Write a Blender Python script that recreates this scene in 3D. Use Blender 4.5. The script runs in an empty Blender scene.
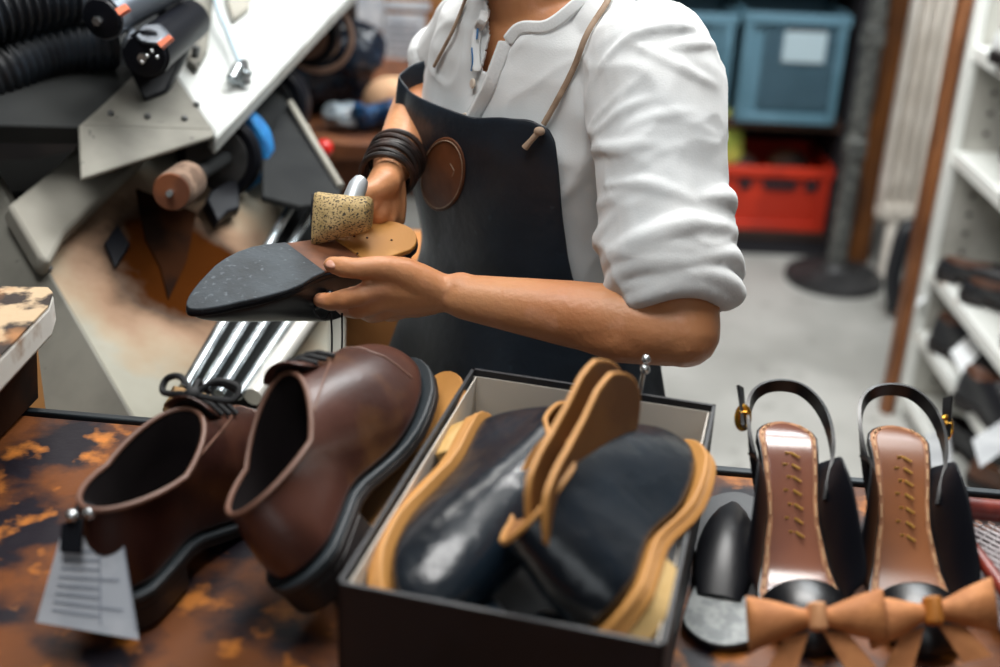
import bpy, bmesh, math, random
from mathutils import Vector, Matrix, noise as mnoise
R = math.radians
SC = bpy.context.scene
COL = SC.collection
random.seed(7)

# ------------------------------------------------------------------ camera
CAM = Vector((0, 0, 1.65)); FPX = 1250.0; PITCH = R(25.0); ROLL = R(2.5)
FWD = Vector((0, math.cos(PITCH), -math.sin(PITCH)))
_U0 = Vector((0, math.sin(PITCH), math.cos(PITCH))); _X0 = Vector((1, 0, 0))
RGT = _X0*math.cos(ROLL) + _U0*math.sin(ROLL)
UPV = -_X0*math.sin(ROLL) + _U0*math.cos(ROLL)

def ray(px, py):
    return FWD + RGT*((px-500)/FPX) + UPV*((333.5-py)/FPX)
def P(px, py, d):                       # point seen at a pixel, d metres along the view axis
    return CAM + ray(px, py)*d
def PZ(px, py, z):                      # point on the horizontal plane z
    r = ray(px, py); return CAM + r*((z-CAM.z)/r.z)
def PY(px, py, y):                      # point on the vertical plane y
    r = ray(px, py); return CAM + r*((y-CAM.y)/r.y)
def plane3(a, b, c):
    a, b, c = P(*a), P(*b), P(*c); n = (b-a).cross(c-a).normalized(); return a, n
def PP(px, py, pl):
    r = ray(px, py); a, n = pl; return CAM + r*((a-CAM).dot(n)/r.dot(n))
def proj(p):
    v = p-CAM; d = v.dot(FWD); return 500+v.dot(RGT)/d*FPX, 333.5-v.dot(UPV)/d*FPX, d

cd = bpy.data.cameras.new('camera'); cam = bpy.data.objects.new('camera', cd); COL.objects.link(cam)
cd.sensor_width = 36; cd.lens = 36*FPX/1000; cd.clip_start = .05
m = Matrix((RGT, UPV, -FWD)).transposed().to_4x4(); m.translation = CAM; cam.matrix_world = m
SC.camera = cam
cd.dof.use_dof = True; cd.dof.focus_distance = 1.31; cd.dof.aperture_fstop = 2.6

# ------------------------------------------------------------------ materials
def lin(h, k=1.0):
    if not isinstance(h, str): return h
    h = h.lstrip('#'); v = [int(h[i:i+2], 16)/255 for i in (0, 2, 4)]
    return tuple((x/12.92 if x <= .04045 else ((x+.055)/1.055)**2.4)*k for x in v) + (1,)

def M(name, col, rough=.5, metal=0, col2=None, scale=20, lo=.45, hi=.55, detail=4, bump=0, bscale=60, coat=0,
      col3=None, scale3=80, lo3=.6, hi3=.7, stretch=(1, 1, 1), sheen=0, sub=0, emit=0, spec=.5, alpha=1):
    m = bpy.data.materials.new(name); m.use_nodes = True; nt = m.node_tree; N = nt.nodes; Lk = nt.links
    b = N['Principled BSDF']; b.inputs['Base Color'].default_value = lin(col)
    b.inputs['Roughness'].default_value = rough; b.inputs['Metallic'].default_value = metal
    b.inputs['Specular IOR Level'].default_value = spec
    if coat: b.inputs['Coat Weight'].default_value = coat; b.inputs['Coat Roughness'].default_value = .15
    if sheen: b.inputs['Sheen Weight'].default_value = sheen
    if sub:
        b.inputs['Subsurface Weight'].default_value = sub; b.inputs['Subsurface Radius'].default_value = (.012, .004, .002)
        b.inputs['Subsurface Scale'].default_value = .6
    if emit: b.inputs['Emission Color'].default_value = lin(col); b.inputs['Emission Strength'].default_value = emit
    if alpha < 1: b.inputs['Alpha'].default_value = alpha
    tc = N.new('ShaderNodeTexCoord'); mp = N.new('ShaderNodeMapping'); mp.inputs['Scale'].default_value = stretch
    Lk.new(tc.outputs['Object'], mp.inputs['Vector'])
    def layer(prev, c, sc, a, z):
        n = N.new('ShaderNodeTexNoise'); n.inputs['Scale'].default_value = sc; n.inputs['Detail'].default_value = detail
        Lk.new(mp.outputs['Vector'], n.inputs['Vector'])
        r = N.new('ShaderNodeValToRGB'); r.color_ramp.elements[0].position = a; r.color_ramp.elements[1].position = z
        Lk.new(n.outputs['Fac'], r.inputs['Fac'])
        x = N.new('ShaderNodeMix'); x.data_type = 'RGBA'
        Lk.new(r.outputs['Color'], x.inputs['Factor'])
        if prev is None: x.inputs['A'].default_value = lin(col)
        else: Lk.new(prev, x.inputs['A'])
        x.inputs['B'].default_value = lin(c)
        return x.outputs['Result']
    out = None
    if col2: out = layer(None, col2, scale, lo, hi)
    if col3: out = layer(out, col3, scale3, lo3, hi3)
    if out: Lk.new(out, b.inputs['Base Color'])
    if bump:
        n = N.new('ShaderNodeTexNoise'); n.inputs['Scale'].default_value = bscale; n.inputs['Detail'].default_value = 6
        Lk.new(mp.outputs['Vector'], n.inputs['Vector'])
        bp = N.new('ShaderNodeBump'); bp.inputs['Strength'].default_value = bump; bp.inputs['Distance'].default_value = .004
        Lk.new(n.outputs['Fac'], bp.inputs['Height']); Lk.new(bp.outputs['Normal'], b.inputs['Normal'])
    return m

# ------------------------------------------------------------------ mesh helpers
class MB:
    def __init__(s): s.v = []; s.f = []
    def add(s, vs, fs):
        o = len(s.v); s.v += [Vector(v) for v in vs]; s.f += [tuple(i+o for i in f) for f in fs]; return s
    def loft(s, rings, cap0=True, cap1=True, closed=True):
        n = len(rings[0]); vs = [p for r in rings for p in r]; fs = []
        for i in range(len(rings)-1):
            for j in range(n if closed else n-1):
                k = (j+1) % n; fs.append((i*n+j, i*n+k, (i+1)*n+k, (i+1)*n+j))
        if cap0: fs.append(tuple(range(n))[::-1])
        if cap1: fs.append(tuple((len(rings)-1)*n+j for j in range(n)))
        return s.add(vs, fs)
    def tube(s, pts, rad, n=12, flat=1.0, ref=None, round_ends=False):
        pts = [Vector(p) for p in pts]
        if not hasattr(rad, '__len__'): rad = [rad]*len(pts)
        rad = list(rad)
        if round_ends:
            a = (pts[0]-pts[1]).normalized(); b = (pts[-1]-pts[-2]).normalized()
            ra, rb = rad[0], rad[-1]
            pts = [pts[0]+a*ra*.95, pts[0]+a*ra*.75, pts[0]+a*ra*.4] + pts + [pts[-1]+b*rb*.4, pts[-1]+b*rb*.75, pts[-1]+b*rb*.95]
            rad = [ra*.25, ra*.65, ra*.91] + rad + [rb*.91, rb*.65, rb*.25]
        rings = []; up = Vector(ref) if ref is not None else None
        for i, p in enumerate(pts):
            t = (pts[min(i+1, len(pts)-1)]-pts[max(i-1, 0)]).normalized()
            if up is None: up = Vector((0, 0, 1)) if abs(t.z) < .9 else Vector((1, 0, 0))
            x = t.cross(up).normalized(); y = x.cross(t).normalized(); up = y
            rings.append([p + x*math.cos(2*math.pi*k/n)*rad[i] + y*math.sin(2*math.pi*k/n)*rad[i]*flat for k in range(n)])
        return s.loft(rings)
    def cyl(s, a, b, r, r2=None, n=24, bev=0):
        a, b = Vector(a), Vector(b); r2 = r if r2 is None else r2
        if not bev: return s.tube([a, b], [r, r2], n)
        t = (b-a).normalized()*bev
        return s.tube([a, a+t, b-t, b], [r-bev, r, r2, r2-bev], n)
    def box(s, c, sx, sy, sz, mat=None):
        c = Vector(c); vs = []
        for x in (-1, 1):
            for y in (-1, 1):
                for z in (-1, 1):
                    v = Vector((x*sx/2, y*sy/2, z*sz/2))
                    if mat is not None: v = mat @ v
                    vs.append(c+v)
        return s.add(vs, [(0, 1, 3, 2), (4, 6, 7, 5), (0, 4, 5, 1), (2, 3, 7, 6), (0, 2, 6, 4), (1, 5, 7, 3)])
    def prism(s, poly, ext):
        ext = Vector(ext); return s.loft([[Vector(p) for p in poly], [Vector(p)+ext for p in poly]])
    def ball(s, c, rx, ry=None, rz=None, mat=None, nu=20, nv=12):
        ry = ry or rx; rz = rz or rx; c = Vector(c); rings = []
        for i in range(1, nv):
            th = math.pi*i/nv; ring = []
            for j in range(nu):
                v = Vector((rx*math.sin(th)*math.cos(2*math.pi*j/nu), ry*math.sin(th)*math.sin(2*math.pi*j/nu), rz*math.cos(th)))
                if mat is not None: v = mat @ v
                ring.append(c+v)
            rings.append(ring)
        return s.loft(rings)
    def mesh(s, name):
        me = bpy.data.meshes.new(name); me.from_pydata([tuple(v) for v in s.v], [], s.f)
        bm = bmesh.new(); bm.from_mesh(me); bmesh.ops.recalc_face_normals(bm, faces=bm.faces); bm.to_mesh(me); bm.free()
        return me

def shade(me, ang=40):
    me.polygons.foreach_set('use_smooth', [True]*len(me.polygons))
    if ang < 180:
        bm = bmesh.new(); bm.from_mesh(me)
        for e in bm.edges:
            if len(e.link_faces) == 2: e.smooth = e.calc_face_angle(0) < R(ang)
        bm.to_mesh(me); bm.free()

def obj(name, mb, mat, parent=None, bev=0, sub=0, ang=40, solid=0):
    """one mesh object; its origin is moved to the middle of its own shape; child keeps world place under parent"""
    me = mb.mesh(name) if isinstance(mb, MB) else mb
    o = bpy.data.objects.new(name, me); COL.objects.link(o)
    me.materials.clear(); me.materials.append(mat)
    if parent is None:
        c = sum((v.co for v in me.vertices), Vector())/max(1, len(me.vertices))
        me.transform(Matrix.Translation(-c)); o.location = c
    else:
        o.parent = parent
        me.transform(world(parent).inverted())
    shade(me, ang)
    if solid: mo = o.modifiers.new('thick', 'SOLIDIFY'); mo.thickness = solid; mo.offset = 0
    if bev: mo = o.modifiers.new('bevel', 'BEVEL'); mo.width = bev; mo.segments = 2; mo.limit_method = 'ANGLE'; mo.angle_limit = R(35)
    if sub: mo = o.modifiers.new('subsurf', 'SUBSURF'); mo.levels = sub; mo.render_levels = sub
    return o

def world(o):
    m = o.matrix_basis.copy()
    while o.parent is not None:
        o = o.parent; m = o.matrix_basis @ m
    return m
def tag(o, label, cat, group=None, kind=None):
    o['label'] = label; o['category'] = cat
    if group: o['group'] = group
    if kind: o['kind'] = kind
    return o
def thing(name, label, cat, loc=(0, 0, 0), rz=0, group=None):
    o = bpy.data.objects.new(name, None); COL.objects.link(o); o.empty_display_size = .02
    o.location = loc; o.rotation_euler = (0, 0, rz)
    return tag(o, label, cat, group)
def struct(name, mb, mat, **k):
    o = obj(name, mb, mat, **k); o['kind'] = 'structure'; return o
def copy_tree(o, parent=None):
    c = o.copy(); COL.objects.link(c); c.parent = parent
    for ch in [x for x in bpy.data.objects if x.parent == o]: copy_tree(ch, c)
    return c
def frame(o, x, up):                      # 3x3: local x along x, local z near up
    x = Vector(x).normalized(); y = Vector(up).cross(x).normalized(); z = x.cross(y)
    m = Matrix((x, y, z)).transposed().to_4x4(); m.translation = o; return m
def realize(o):                            # apply the modifiers of o
    dg = bpy.context.evaluated_depsgraph_get(); dg.update()
    me = bpy.data.meshes.new_from_object(o.evaluated_get(dg)); old = o.data; o.modifiers.clear(); o.data = me
    if old.users == 0: bpy.data.meshes.remove(old)
    return o
def remeshed(mb, voxel, smooth=4, name='body'):
    me = mb.mesh(name); o = bpy.data.objects.new(name, me); COL.objects.link(o)
    r = o.modifiers.new('r', 'REMESH'); r.mode = 'VOXEL'; r.voxel_size = voxel
    if smooth: s = o.modifiers.new('s', 'SMOOTH'); s.factor = .5; s.iterations = smooth
    realize(o); me = o.data; bpy.data.objects.remove(o); return me
def curve(pts, n=8):                       # Catmull-Rom
    pts = [Vector(p) for p in pts]; q = [2*pts[0]-pts[1]] + pts + [2*pts[-1]-pts[-2]]; out = []
    for i in range(1, len(q)-2):
        for k in range(n):
            t = k/n; a, b, c, d = q[i-1:i+3]
            out.append(.5*((2*b)+(c-a)*t+(2*a-5*b+4*c-d)*t*t+(3*b-a-3*c+d)*t**3))
    return out+[pts[-1]]
def interp(x, tab):
    if x <= tab[0][0]: return tab[0][1]
    for (a, va), (b, vb) in zip(tab, tab[1:]):
        if x <= b:
            t = (x-a)/(b-a); t = t*t*(3-2*t)*.5 + t*.5
            return va+(vb-va)*t
    return tab[-1][1]
def lerp(a, b, t): return a+(b-a)*t
def displace(me, fn):                      # move every vertex along its normal by fn(position)
    n = len(me.vertices); co = [0.0]*(3*n); no = [0.0]*(3*n)
    me.vertices.foreach_get('co', co); me.vertex_normals.foreach_get('vector', no)
    for i in range(n):
        q = fn(Vector(co[3*i:3*i+3]))
        for k in range(3): co[3*i+k] += no[3*i+k]*q
    me.vertices.foreach_set('co', co); me.update()
# ------------------------------------------------------------------ room shell
m_floor = M('floor_paint', '#b3b2ad', .45, col2='#9c9b96', scale=3, lo=.4, hi=.65, col3='#85837e', scale3=14, lo3=.62, hi3=.75, bump=.05)
m_plaster = M('plaster', '#5a5652', .9, col2='#4a4643', scale=5)
m_dark = M('dark_wall', '#2a2422', .9, col2='#1d191a', scale=4)
m_ceil = M('ceiling_paint', '#c8c4bc', .9)
struct('floor', MB().box((-.6, 1.6, -.05), 5.0, 7.2, .1), m_floor)
struct('ceiling', MB().box((-.6, 1.6, 2.85), 5.0, 7.2, .1), m_ceil)
struct('wall_back', MB().box((-.6, 4.85, 1.4), 5.0, .1, 2.8), m_dark)
struct('wall_right', MB().box((1.75, 1.6, 1.4), .1, 6.6, 2.8), m_plaster)
struct('wall_left', MB().box((-2.95, 1.6, 1.4), .1, 6.6, 2.8), m_plaster)
struct('wall_front', MB().box((-.6, -1.85, 1.4), 5.0, .1, 2.8), m_plaster)

# ------------------------------------------------------------------ workbench
BY = math.atan2(-.083, 1.02)
def bench_pt(u, v, z=1.0):      # u along the far edge, v away from it towards the viewer
    return Vector((u*math.cos(BY)+v*math.sin(BY), 1.102+u*math.sin(BY)-v*math.cos(BY), z))
m_bench = M('worn_bench_top', '#6b3c1a', .5, col2='#15101a', scale=11, lo=.45, hi=.58, detail=8, col3='#bd7430', scale3=26, lo3=.56, hi3=.70, bump=.25, bscale=40, spec=.25)
m_benchleg = M('bench_frame_paint', '#3a2a20', .6)
m_edge = M('bench_edge_iron', '#20272c', .4, .4)
bench = thing('workbench', 'scarred brown and black wooden workbench top holding the brown shoes, box and sandals', 'workbench', bench_pt(0, .4, 0))
mb = MB(); z0, z1 = .955, 1.0
poly = [bench_pt(-1.1, 0, z0), bench_pt(1.1, 0, z0), bench_pt(1.1, .85, z0), bench_pt(-1.1, .85, z0)]
mb.prism(poly, (0, 0, z1-z0)); obj('bench_top', mb, m_bench, bench, bev=.004)
mb = MB(); mb.prism([bench_pt(-1.1, -.012, .94), bench_pt(1.1, -.012, .94), bench_pt(1.1, -.001, .94), bench_pt(-1.1, -.001, .94)], (0, 0, .063))
obj('edge_strip', mb, m_edge, bench, bev=.002)
for u in (-1.0, 1.0):
    for v in (.08, .77):
        c = bench_pt(u, v, .4775); obj('leg', MB().box(c, .07, .07, .955), m_benchleg, bench, bev=.004)

# ------------------------------------------------------------------ white shelf unit on the right
m_white = M('white_laminate', '#d9dbd6', .4, col2='#c2c4bf', scale=6, lo=.5, hi=.7)
m_panel = M('shelf_panel_grey', '#b9b8b1', .5, col2='#a8a69f', scale=9)
m_edgewhite = M('shelf_edge', '#e3e5e1', .35, col2='#b08a66', scale=9, lo=.66, hi=.72)
m_hole = M('drilled_hole', '#4a4844', .9)
m_woodstrip = M('brown_wood_strip', '#8a5630', .5, col2='#643a1d', scale=8, stretch=(6, 6, .6))
SX = 1.13; SY1 = 3.1; SY0 = 1.55
unit = thing('shelf_unit', 'tall white shelving unit with drilled side panel along the right wall', 'shelf', (1.4, 2.3, 0))
obj('side_panel', MB().box(((SX+1.69)/2+.01, SY1+.01, .85), 1.69-SX-.02, .02, 1.7), m_panel, unit)
obj('side_panel', MB().box(((SX+1.69)/2+.01, SY0-.01, .85), 1.69-SX-.02, .02, 1.7), m_panel, unit)
obj('panel_edge', MB().box((SX+.003, SY1+.012, .85), .03, .034, 1.7), m_edgewhite, unit, bev=.003)
for z in (1.04, .774, .453, .27, .07):
    zc = z-.016
    obj('shelf_board', MB().box(((SX+1.69)/2, (SY0+SY1)/2, zc), 1.69-SX-.03, SY1-SY0-.002, .03), m_white, unit)
    obj('board_edge', MB().box((SX+.008, (SY0+SY1)/2, zc), .014, SY1-SY0-.002, .034), m_edgewhite, unit, bev=.002)
for zc0, n in ((.50, 4), (.82, 4), (1.09, 4), (.12, 2)):
    for k in range(n):
        obj('peg_hole', MB().cyl((SX+.075, SY1-.0005, zc0+k*.052), (SX+.075, SY1-.002, zc0+k*.052), .0075, n=10), m_hole, unit)
tag(obj('wood_strip', MB().box((SX-.032, SY1+.03, .85), .032, .04, 1.7), m_woodstrip, bev=.003), 'narrow brown wooden strip standing against the white shelf panel', 'wood strip')

# ------------------------------------------------------------------ back corner: post, radiator, pole
m_post = M('post_wood', '#7a481b', .6, col2='#553011', scale=6, stretch=(5, 5, .5))
tag(obj('wooden_post', MB().box((1.297, 4.32, 1.35), .075, .08, 2.7), m_post, bev=.006), 'brown wooden post beside the white radiator', 'post')
m_rad = M('radiator_enamel', '#e6dfd5', .4, col2='#d2cabf', scale=7)
rad = thing('radiator', 'tall white column radiator on the back right', 'radiator', (1.345, 4.12, .0))
for k in range(4):
    x = 1.292+k*.0355
    mb = MB(); rings = []
    for z, s in ((.235, .5), (.25, .85), (.28, 1), (2.0, 1), (2.03, .85), (2.045, .5)):
        rings.append([(x+.0125*s*math.cos(a), 4.12+.045*s*math.sin(a), z) for a in [2*math.pi*j/16 for j in range(16)]])
    obj('radiator_column', mb.loft(rings), m_rad, rad)
obj('header_pipe', MB().box((1.345, 4.12, .262), .135, .06, .07), m_rad, rad, bev=.02)
obj('header_pipe', MB().box((1.345, 4.12, 1.98), .135, .06, .06), m_rad, rad, bev=.02)
obj('valve', MB().cyl((1.345, 4.12, .235), (1.345, 4.12, .001), .022, .018), m_rad, rad)
m_pole = M('speckled_pole', '#4d4e4c', .5, .3, col2='#6f706c', scale=30, lo=.5, hi=.6)
m_base = M('cast_base', '#2c2c2d', .5, .3, col2='#3a3a3b', scale=20)
pole = thing('pole_stand', 'grey metal pole on a round dark base plate on the floor', 'pole', (1.168, 4.107, 0))
pr = []
for z, r in ((0, .17), (.012, .172), (.025, .168), (.034, .14), (.05, .06), (.07, .045)):
    pr.append([(1.168+r*math.cos(a), 4.107+r*math.sin(a), z) for a in [2*math.pi*j/40 for j in range(40)]])
obj('base_plate', MB().loft(pr), m_base, pole)
obj('pole_shaft', MB().cyl((1.168, 4.107, .06), (1.168, 4.107, 2.5), .034), m_pole, pole)
for z in (.45, .82, 1.2): obj('collar', MB().cyl((1.168, 4.107, z), (1.168, 4.107, z+.07), .04, bev=.006), m_pole, pole)

# ------------------------------------------------------------------ back shelf with crates
m_shelfwood = M('dark_shelf_wood', '#4a2b1a', .6, col2='#2c1a12', scale=7, stretch=(.5, 6, 6))
m_black = M('black_board', '#15131a', .8)
rack = thing('storage_rack', 'dark wooden rack behind the man carrying grey and red crates', 'rack', (.6, 4.55, 0))
for nm, z, h in (('rack_board', .49, .03), ('rack_board', 1.02, .03), ('rack_board', .08, .03)):
    obj(nm, MB().box((.55, 4.55, z), 1.26, .46, h), m_shelfwood, rack, bev=.003)
for x in (-.09, 1.19): obj('upright', MB().box((x, 4.55, .75), .03, .46, 1.5), m_black, rack)
obj('back_board', MB().box((.55, 4.785, .75), 1.26, .015, 1.5), m_black, rack)
obj('under_board_shade', MB().box((.55, 4.52, .0325), 1.25, .38, .063), m_black, rack)  # black block put in for the shade below the bottom board

m_cr = M('grey_blue_crate_plastic', '#5b7f90', .5, col2='#507484', scale=4)
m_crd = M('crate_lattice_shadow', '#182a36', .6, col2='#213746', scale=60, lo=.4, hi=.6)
m_lbl = M('crate_label', '#a9bcc4', .5)
def crate(x0, x1, z0, z1, y0, y1, body, label, name, cat, grp=None, solid_left=0):
    t = thing(name, label, cat, ((x0+x1)/2, (y0+y1)/2, z0), 0, grp)
    w = .012; mb = MB()
    mb.box(((x0+x1)/2, (y0+y1)/2, z0+w/2), x1-x0, y1-y0, w)
    mb.box(((x0+x1)/2, y1-w/2, (z0+z1)/2), x1-x0, w, z1-z0)
    mb.box((x0+w/2, (y0+y1)/2, (z0+z1)/2), w, y1-y0-2*w, z1-z0); mb.box((x1-w/2, (y0+y1)/2, (z0+z1)/2), w, y1-y0-2*w, z1-z0)
    mb.box(((x0+x1)/2, y0+w+.004, (z0+z1)/2), x1-x0-.01, .006, z1-z0-.01)
    obj('crate_shell', mb, body, t)
    rim = MB(); rim.box(((x0+x1)/2, y0+.004, z1-.018), x1-x0+.016, .03, .036); rim.box(((x0+x1)/2, y0+.006, z0+.016), x1-x0, .022, .032)
    rim.box(((x0+x1)/2, y1-.004, z1-.018), x1-x0+.016, .03, .036); rim.box((x0, (y0+y1)/2, z1-.018), .024, y1-y0, .036); rim.box((x1, (y0+y1)/2, z1-.018), .024, y1-y0, .036)
    for x in (x0+.015, x1-.015): rim.box((x, y0+.004, (z0+z1)/2), .03, .024, z1-z0-.02)
    obj('rim', rim, body, t, bev=.004)
    return t
def lattice(t, x0, x1, z0, z1, y, body, cell=.021):
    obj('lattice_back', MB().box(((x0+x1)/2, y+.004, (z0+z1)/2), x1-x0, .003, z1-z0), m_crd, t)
    mb = MB(); n = int((x1-x0+z1-z0)/cell)+1
    for s in (1, -1):
        for k in range(n+1):
            o = k*cell
            ax, az = (o, 0) if o < x1-x0 else (x1-x0, o-(x1-x0))
            bx_, bz = (0, o) if o < z1-z0 else (o-(z1-z0), z1-z0)
            if s < 0: ax, bx_ = x1-x0-ax, x1-x0-bx_
            mb.tube([(x0+ax, y, z0+az), (x0+bx_, y, z0+bz)], .0016, 4)
    obj('lattice', mb, body, t)
c1 = crate(.24, .752, .507, .872, 4.30, 4.66, m_cr, 'grey-blue plastic crate half hidden behind the man\'s white shoulder', 'storage_crate', 'crate', 'grey-blue crates on the rack')
c2 = crate(.785, 1.133, .507, .884, 4.29, 4.65, m_cr, 'grey-blue lattice crate with a pale blank label, beside the metal pole', 'storage_crate', 'crate', 'grey-blue crates on the rack')
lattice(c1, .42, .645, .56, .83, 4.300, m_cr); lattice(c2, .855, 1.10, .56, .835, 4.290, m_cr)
obj('label_plate', MB().box((.992, 4.283, .775), .145, .008, .105), m_lbl, c2, bev=.002)
obj('hand_slot', MB().box((.992, 4.2835, .842), .13, .006, .022), m_black, c2, bev=.002)
for dx in (0, .03): obj('rib', MB().box((.69+dx, 4.295, .69), .012, .02, .33), m_cr, c1, bev=.003)
m_red = M('red_crate_plastic', '#c02e10', .5, col2='#a5240b', scale=4)
c3 = crate(.68, 1.165, .096, .335, 4.33, 4.70, m_red, 'red plastic crate on the bottom board of the dark rack', 'storage_crate', 'crate')
for x, w in ((.86, .045), (.985, .12), (1.10, .045)):
    obj('hand_slot', MB().box((x, 4.333, .268), w, .008, .032 if w < .1 else .028), m_black, c3, bev=.01)
m_odd = M('brown_leather_scrap', '#5b3a26', .7, col2='#2a1c18', scale=12)
for i, (x, y, s, lb) in enumerate(((.83, 4.42, .07, 'brown leather scrap heaped in the left of the red crate'), (1.04, 4.50, .06, 'brown leather scrap by the pole end of the red crate'))):
    mb = MB().ball((x, y, .30), s*1.3, s, s*.95); tag(obj('leather_scrap', remeshed(mb, .012, 3, 'scrap'), m_odd), lb, 'leather scrap')
m_yel = M('yellow_green_cloth', '#b9bb55', .8, col2='#8d9a3e', scale=15)
mb = MB(); 
for (dx, dz, r) in ((0, .04, .075), (.02, -.01, .06), (-.02, .0, .07), (0, .1, .05)): mb.ball((.775+dx, 4.40, .375+dz), r, r*.8, r*1.1)
tag(obj('rag_bundle', remeshed(mb, .012, 4, 'rag'), m_yel), 'yellow-green rag bundle behind the man\'s white sleeve', 'rag')
# dark vacuum hose and box standing by the radiator foot
m_rub = M('black_rubber', '#15171c', .45)
tag(obj('vacuum_hose', MB().tube(curve([(1.30, 3.8, .03), (1.28, 3.82, .15), (1.31, 3.85, .30), (1.38, 3.87, .2), (1.39, 3.8, .03)]), .028), m_rub), 'black hose looping on the floor under the radiator', 'hose')

# ------------------------------------------------------------------ left background
m_card = M('cardboard', '#9a6a3c', .8, col2='#83562d', scale=6)
m_paper = M('paper_sheet', '#c4cad0', .7, col2='#aeb6bf', scale=30)
m_print = M('printed_lines', '#8c929c', .8)
YB = 3.3
def rect_y(px0, py0, px1, py1, y):
    a, b = PY(px0, py0, y), PY(px1, py1, y); return a.x, b.x, b.z, a.z
x0, x1, zl, zh = rect_y(358, -40, 470, 92, YB); zl = .9012
board = thing('cardboard_box', 'upright brown cardboard box with paper sheets behind the man\'s bent arm', 'box', ((x0+x1)/2, YB+.15, zl))
obj('carton', MB().box(((x0+x1)/2, YB+.12, (zl+zh)/2), x1-x0, .24, zh-zl), m_card, board, bev=.004)
for (a, b, c, d) in ((383, 13, 425, 62), (357, -3, 385, 30), (386, 0, 430, 11)):
    u0, u1, v0, v1 = rect_y(a, b, c, d, YB-.003)
    s = obj('paper_label', MB().box(((u0+u1)/2, YB-.003, (v0+v1)/2), abs(u1-u0), .003, v1-v0), m_paper, board)
    if a == 383:
        for k in range(5): obj('printed_line', MB().box(((u0+u1)/2, YB-.006, lerp(v0, v1, .2+.15*k)), abs(u1-u0)*.7, .002, .006), m_print, s)
# wooden table behind with clutter
TZ = .90
tb = thing('side_table', 'worn brown wooden side table behind the finishing machine, heaped with clutter', 'table', (-.5, 3.0, 0))
a = PZ(318, 128, TZ); b = PZ(425, 150, TZ)
ty0 = PZ(350, 143, TZ).y
m_tw = M('side_table_wood', '#7a4a2c', .55, col2='#4d2b1a', scale=10, lo=.4, hi=.6)
obj('table_top', MB().box((a.x+.10, ty0+.45, TZ-.02), .72, .9, .04), m_tw, tb, bev=.006)
for x in (a.x-.22, a.x+.42):
    for y in (ty0+.06, ty0+.84): obj('leg', MB().box((x, y, TZ/2-.02), .05, .05, TZ-.04), m_tw, tb)
obj('apron_board', MB().box((a.x+.10, ty0+.05, TZ-.08), .62, .02, .08), m_tw, tb)
def lump(name, px, py, w, h, mat, label, cat, d=None, vox=.012, seed=1, n=9, dy=.12, z=TZ, grp=None, amp=1.0, y=None):
    rnd = random.Random(seed); c = PY(px, py, y if y else ty0+dy); mb = MB()
    for k in range(n):
        r = h*rnd.uniform(.25, .45)
        mb.ball(c+Vector((rnd.uniform(-w, w)*.38, rnd.uniform(-.3, .3)*w*.6, rnd.uniform(-h, h)*.28)), r*rnd.uniform(.8, 1.6), r, r*rnd.uniform(.7, 1.1))
    me = remeshed(mb, vox, 2, name)
    displace(me, lambda c: mnoise.noise(c*28+Vector((seed, 0, 0)))*.012*amp + mnoise.noise(c*70)*.005*amp)
    zmin = min(v.co.z for v in me.vertices)
    me.transform(Matrix.Translation((0, 0, z+.001-zmin)))
    return tag(obj(name, me, mat), label, cat, grp)
m_bag = M('dark_blue_plastic', '#161f2e', .25, col2='#25384c', scale=30, lo=.5, hi=.65)
m_blue = M('bright_blue_plastic', '#1d4a73', .3, col2='#0d2440', scale=25)
m_clear = M('shiny_clear_wrap', '#a9b6bf', .15, col2='#53626e', scale=35, lo=.45, hi=.6)
lump('plastic_bag', 327, 98, .15, .16, m_bag, 'crumpled dark blue plastic bag heaped on the side table', 'bag', seed=3, n=14, dy=.25)
lump('plastic_wrap', 345, 120, .10, .05, m_clear, 'shiny clear crumpled wrap in front of the dark bag', 'wrap', seed=4, dy=.09)
lump('plastic_bag', 378, 124, .12, .06, m_blue, 'bright blue plastic bag under the pale wooden last', 'bag', seed=5, dy=.10)
m_last = M('pale_last_wood', '#d0a682', .5, col2='#c0926c', scale=10)
c = PY(390, 99, ty0+.16); w = .055; rings = []
for t, rx, rz in ((-.06, .012, .012), (-.05, .033, .035), (-.02, .05, .052), (.02, .05, .05), (.06, .036, .036), (.10, .03, .03), (.14, .03, .03), (.16, .02, .02)):
    rings.append([c+Vector((t, rx*math.cos(a), rz*math.sin(a)+t*.1)) for a in [2*math.pi*j/20 for j in range(20)]])
tag(obj('shoe_last', MB().loft(rings), m_last, sub=1), 'pale wooden shoe last lying on the blue bag', 'shoe last')
# dark upright behind the table
m_up = M('dark_brown_upright', '#3a2212', .7, col2='#24140c', scale=6, stretch=(5, 5, .6))
u0, u1, v0, v1 = rect_y(300, 0, 356, 80, YB+.3)
tag(obj('wooden_upright', MB().box(((u0+u1)/2, YB+.35, 1.2), u1-u0, .08, 2.4), m_up, bev=.004), 'dark brown wooden upright left of the cardboard box', 'post')
# big cardboard box low behind the hands
m_card2 = M('tan_cardboard', '#a8703c', .8, col2='#96612f', scale=5)
a = P(336, 296, 1.95); b = P(440, 300, 1.95); hz = a.z
tag(obj('cardboard_box', MB().box(((a.x+b.x)/2, a.y+.16, hz/2+.001), b.x-a.x, .3, hz), m_card2, bev=.004), 'plain tan cardboard box standing below the held shoe', 'box')
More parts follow.
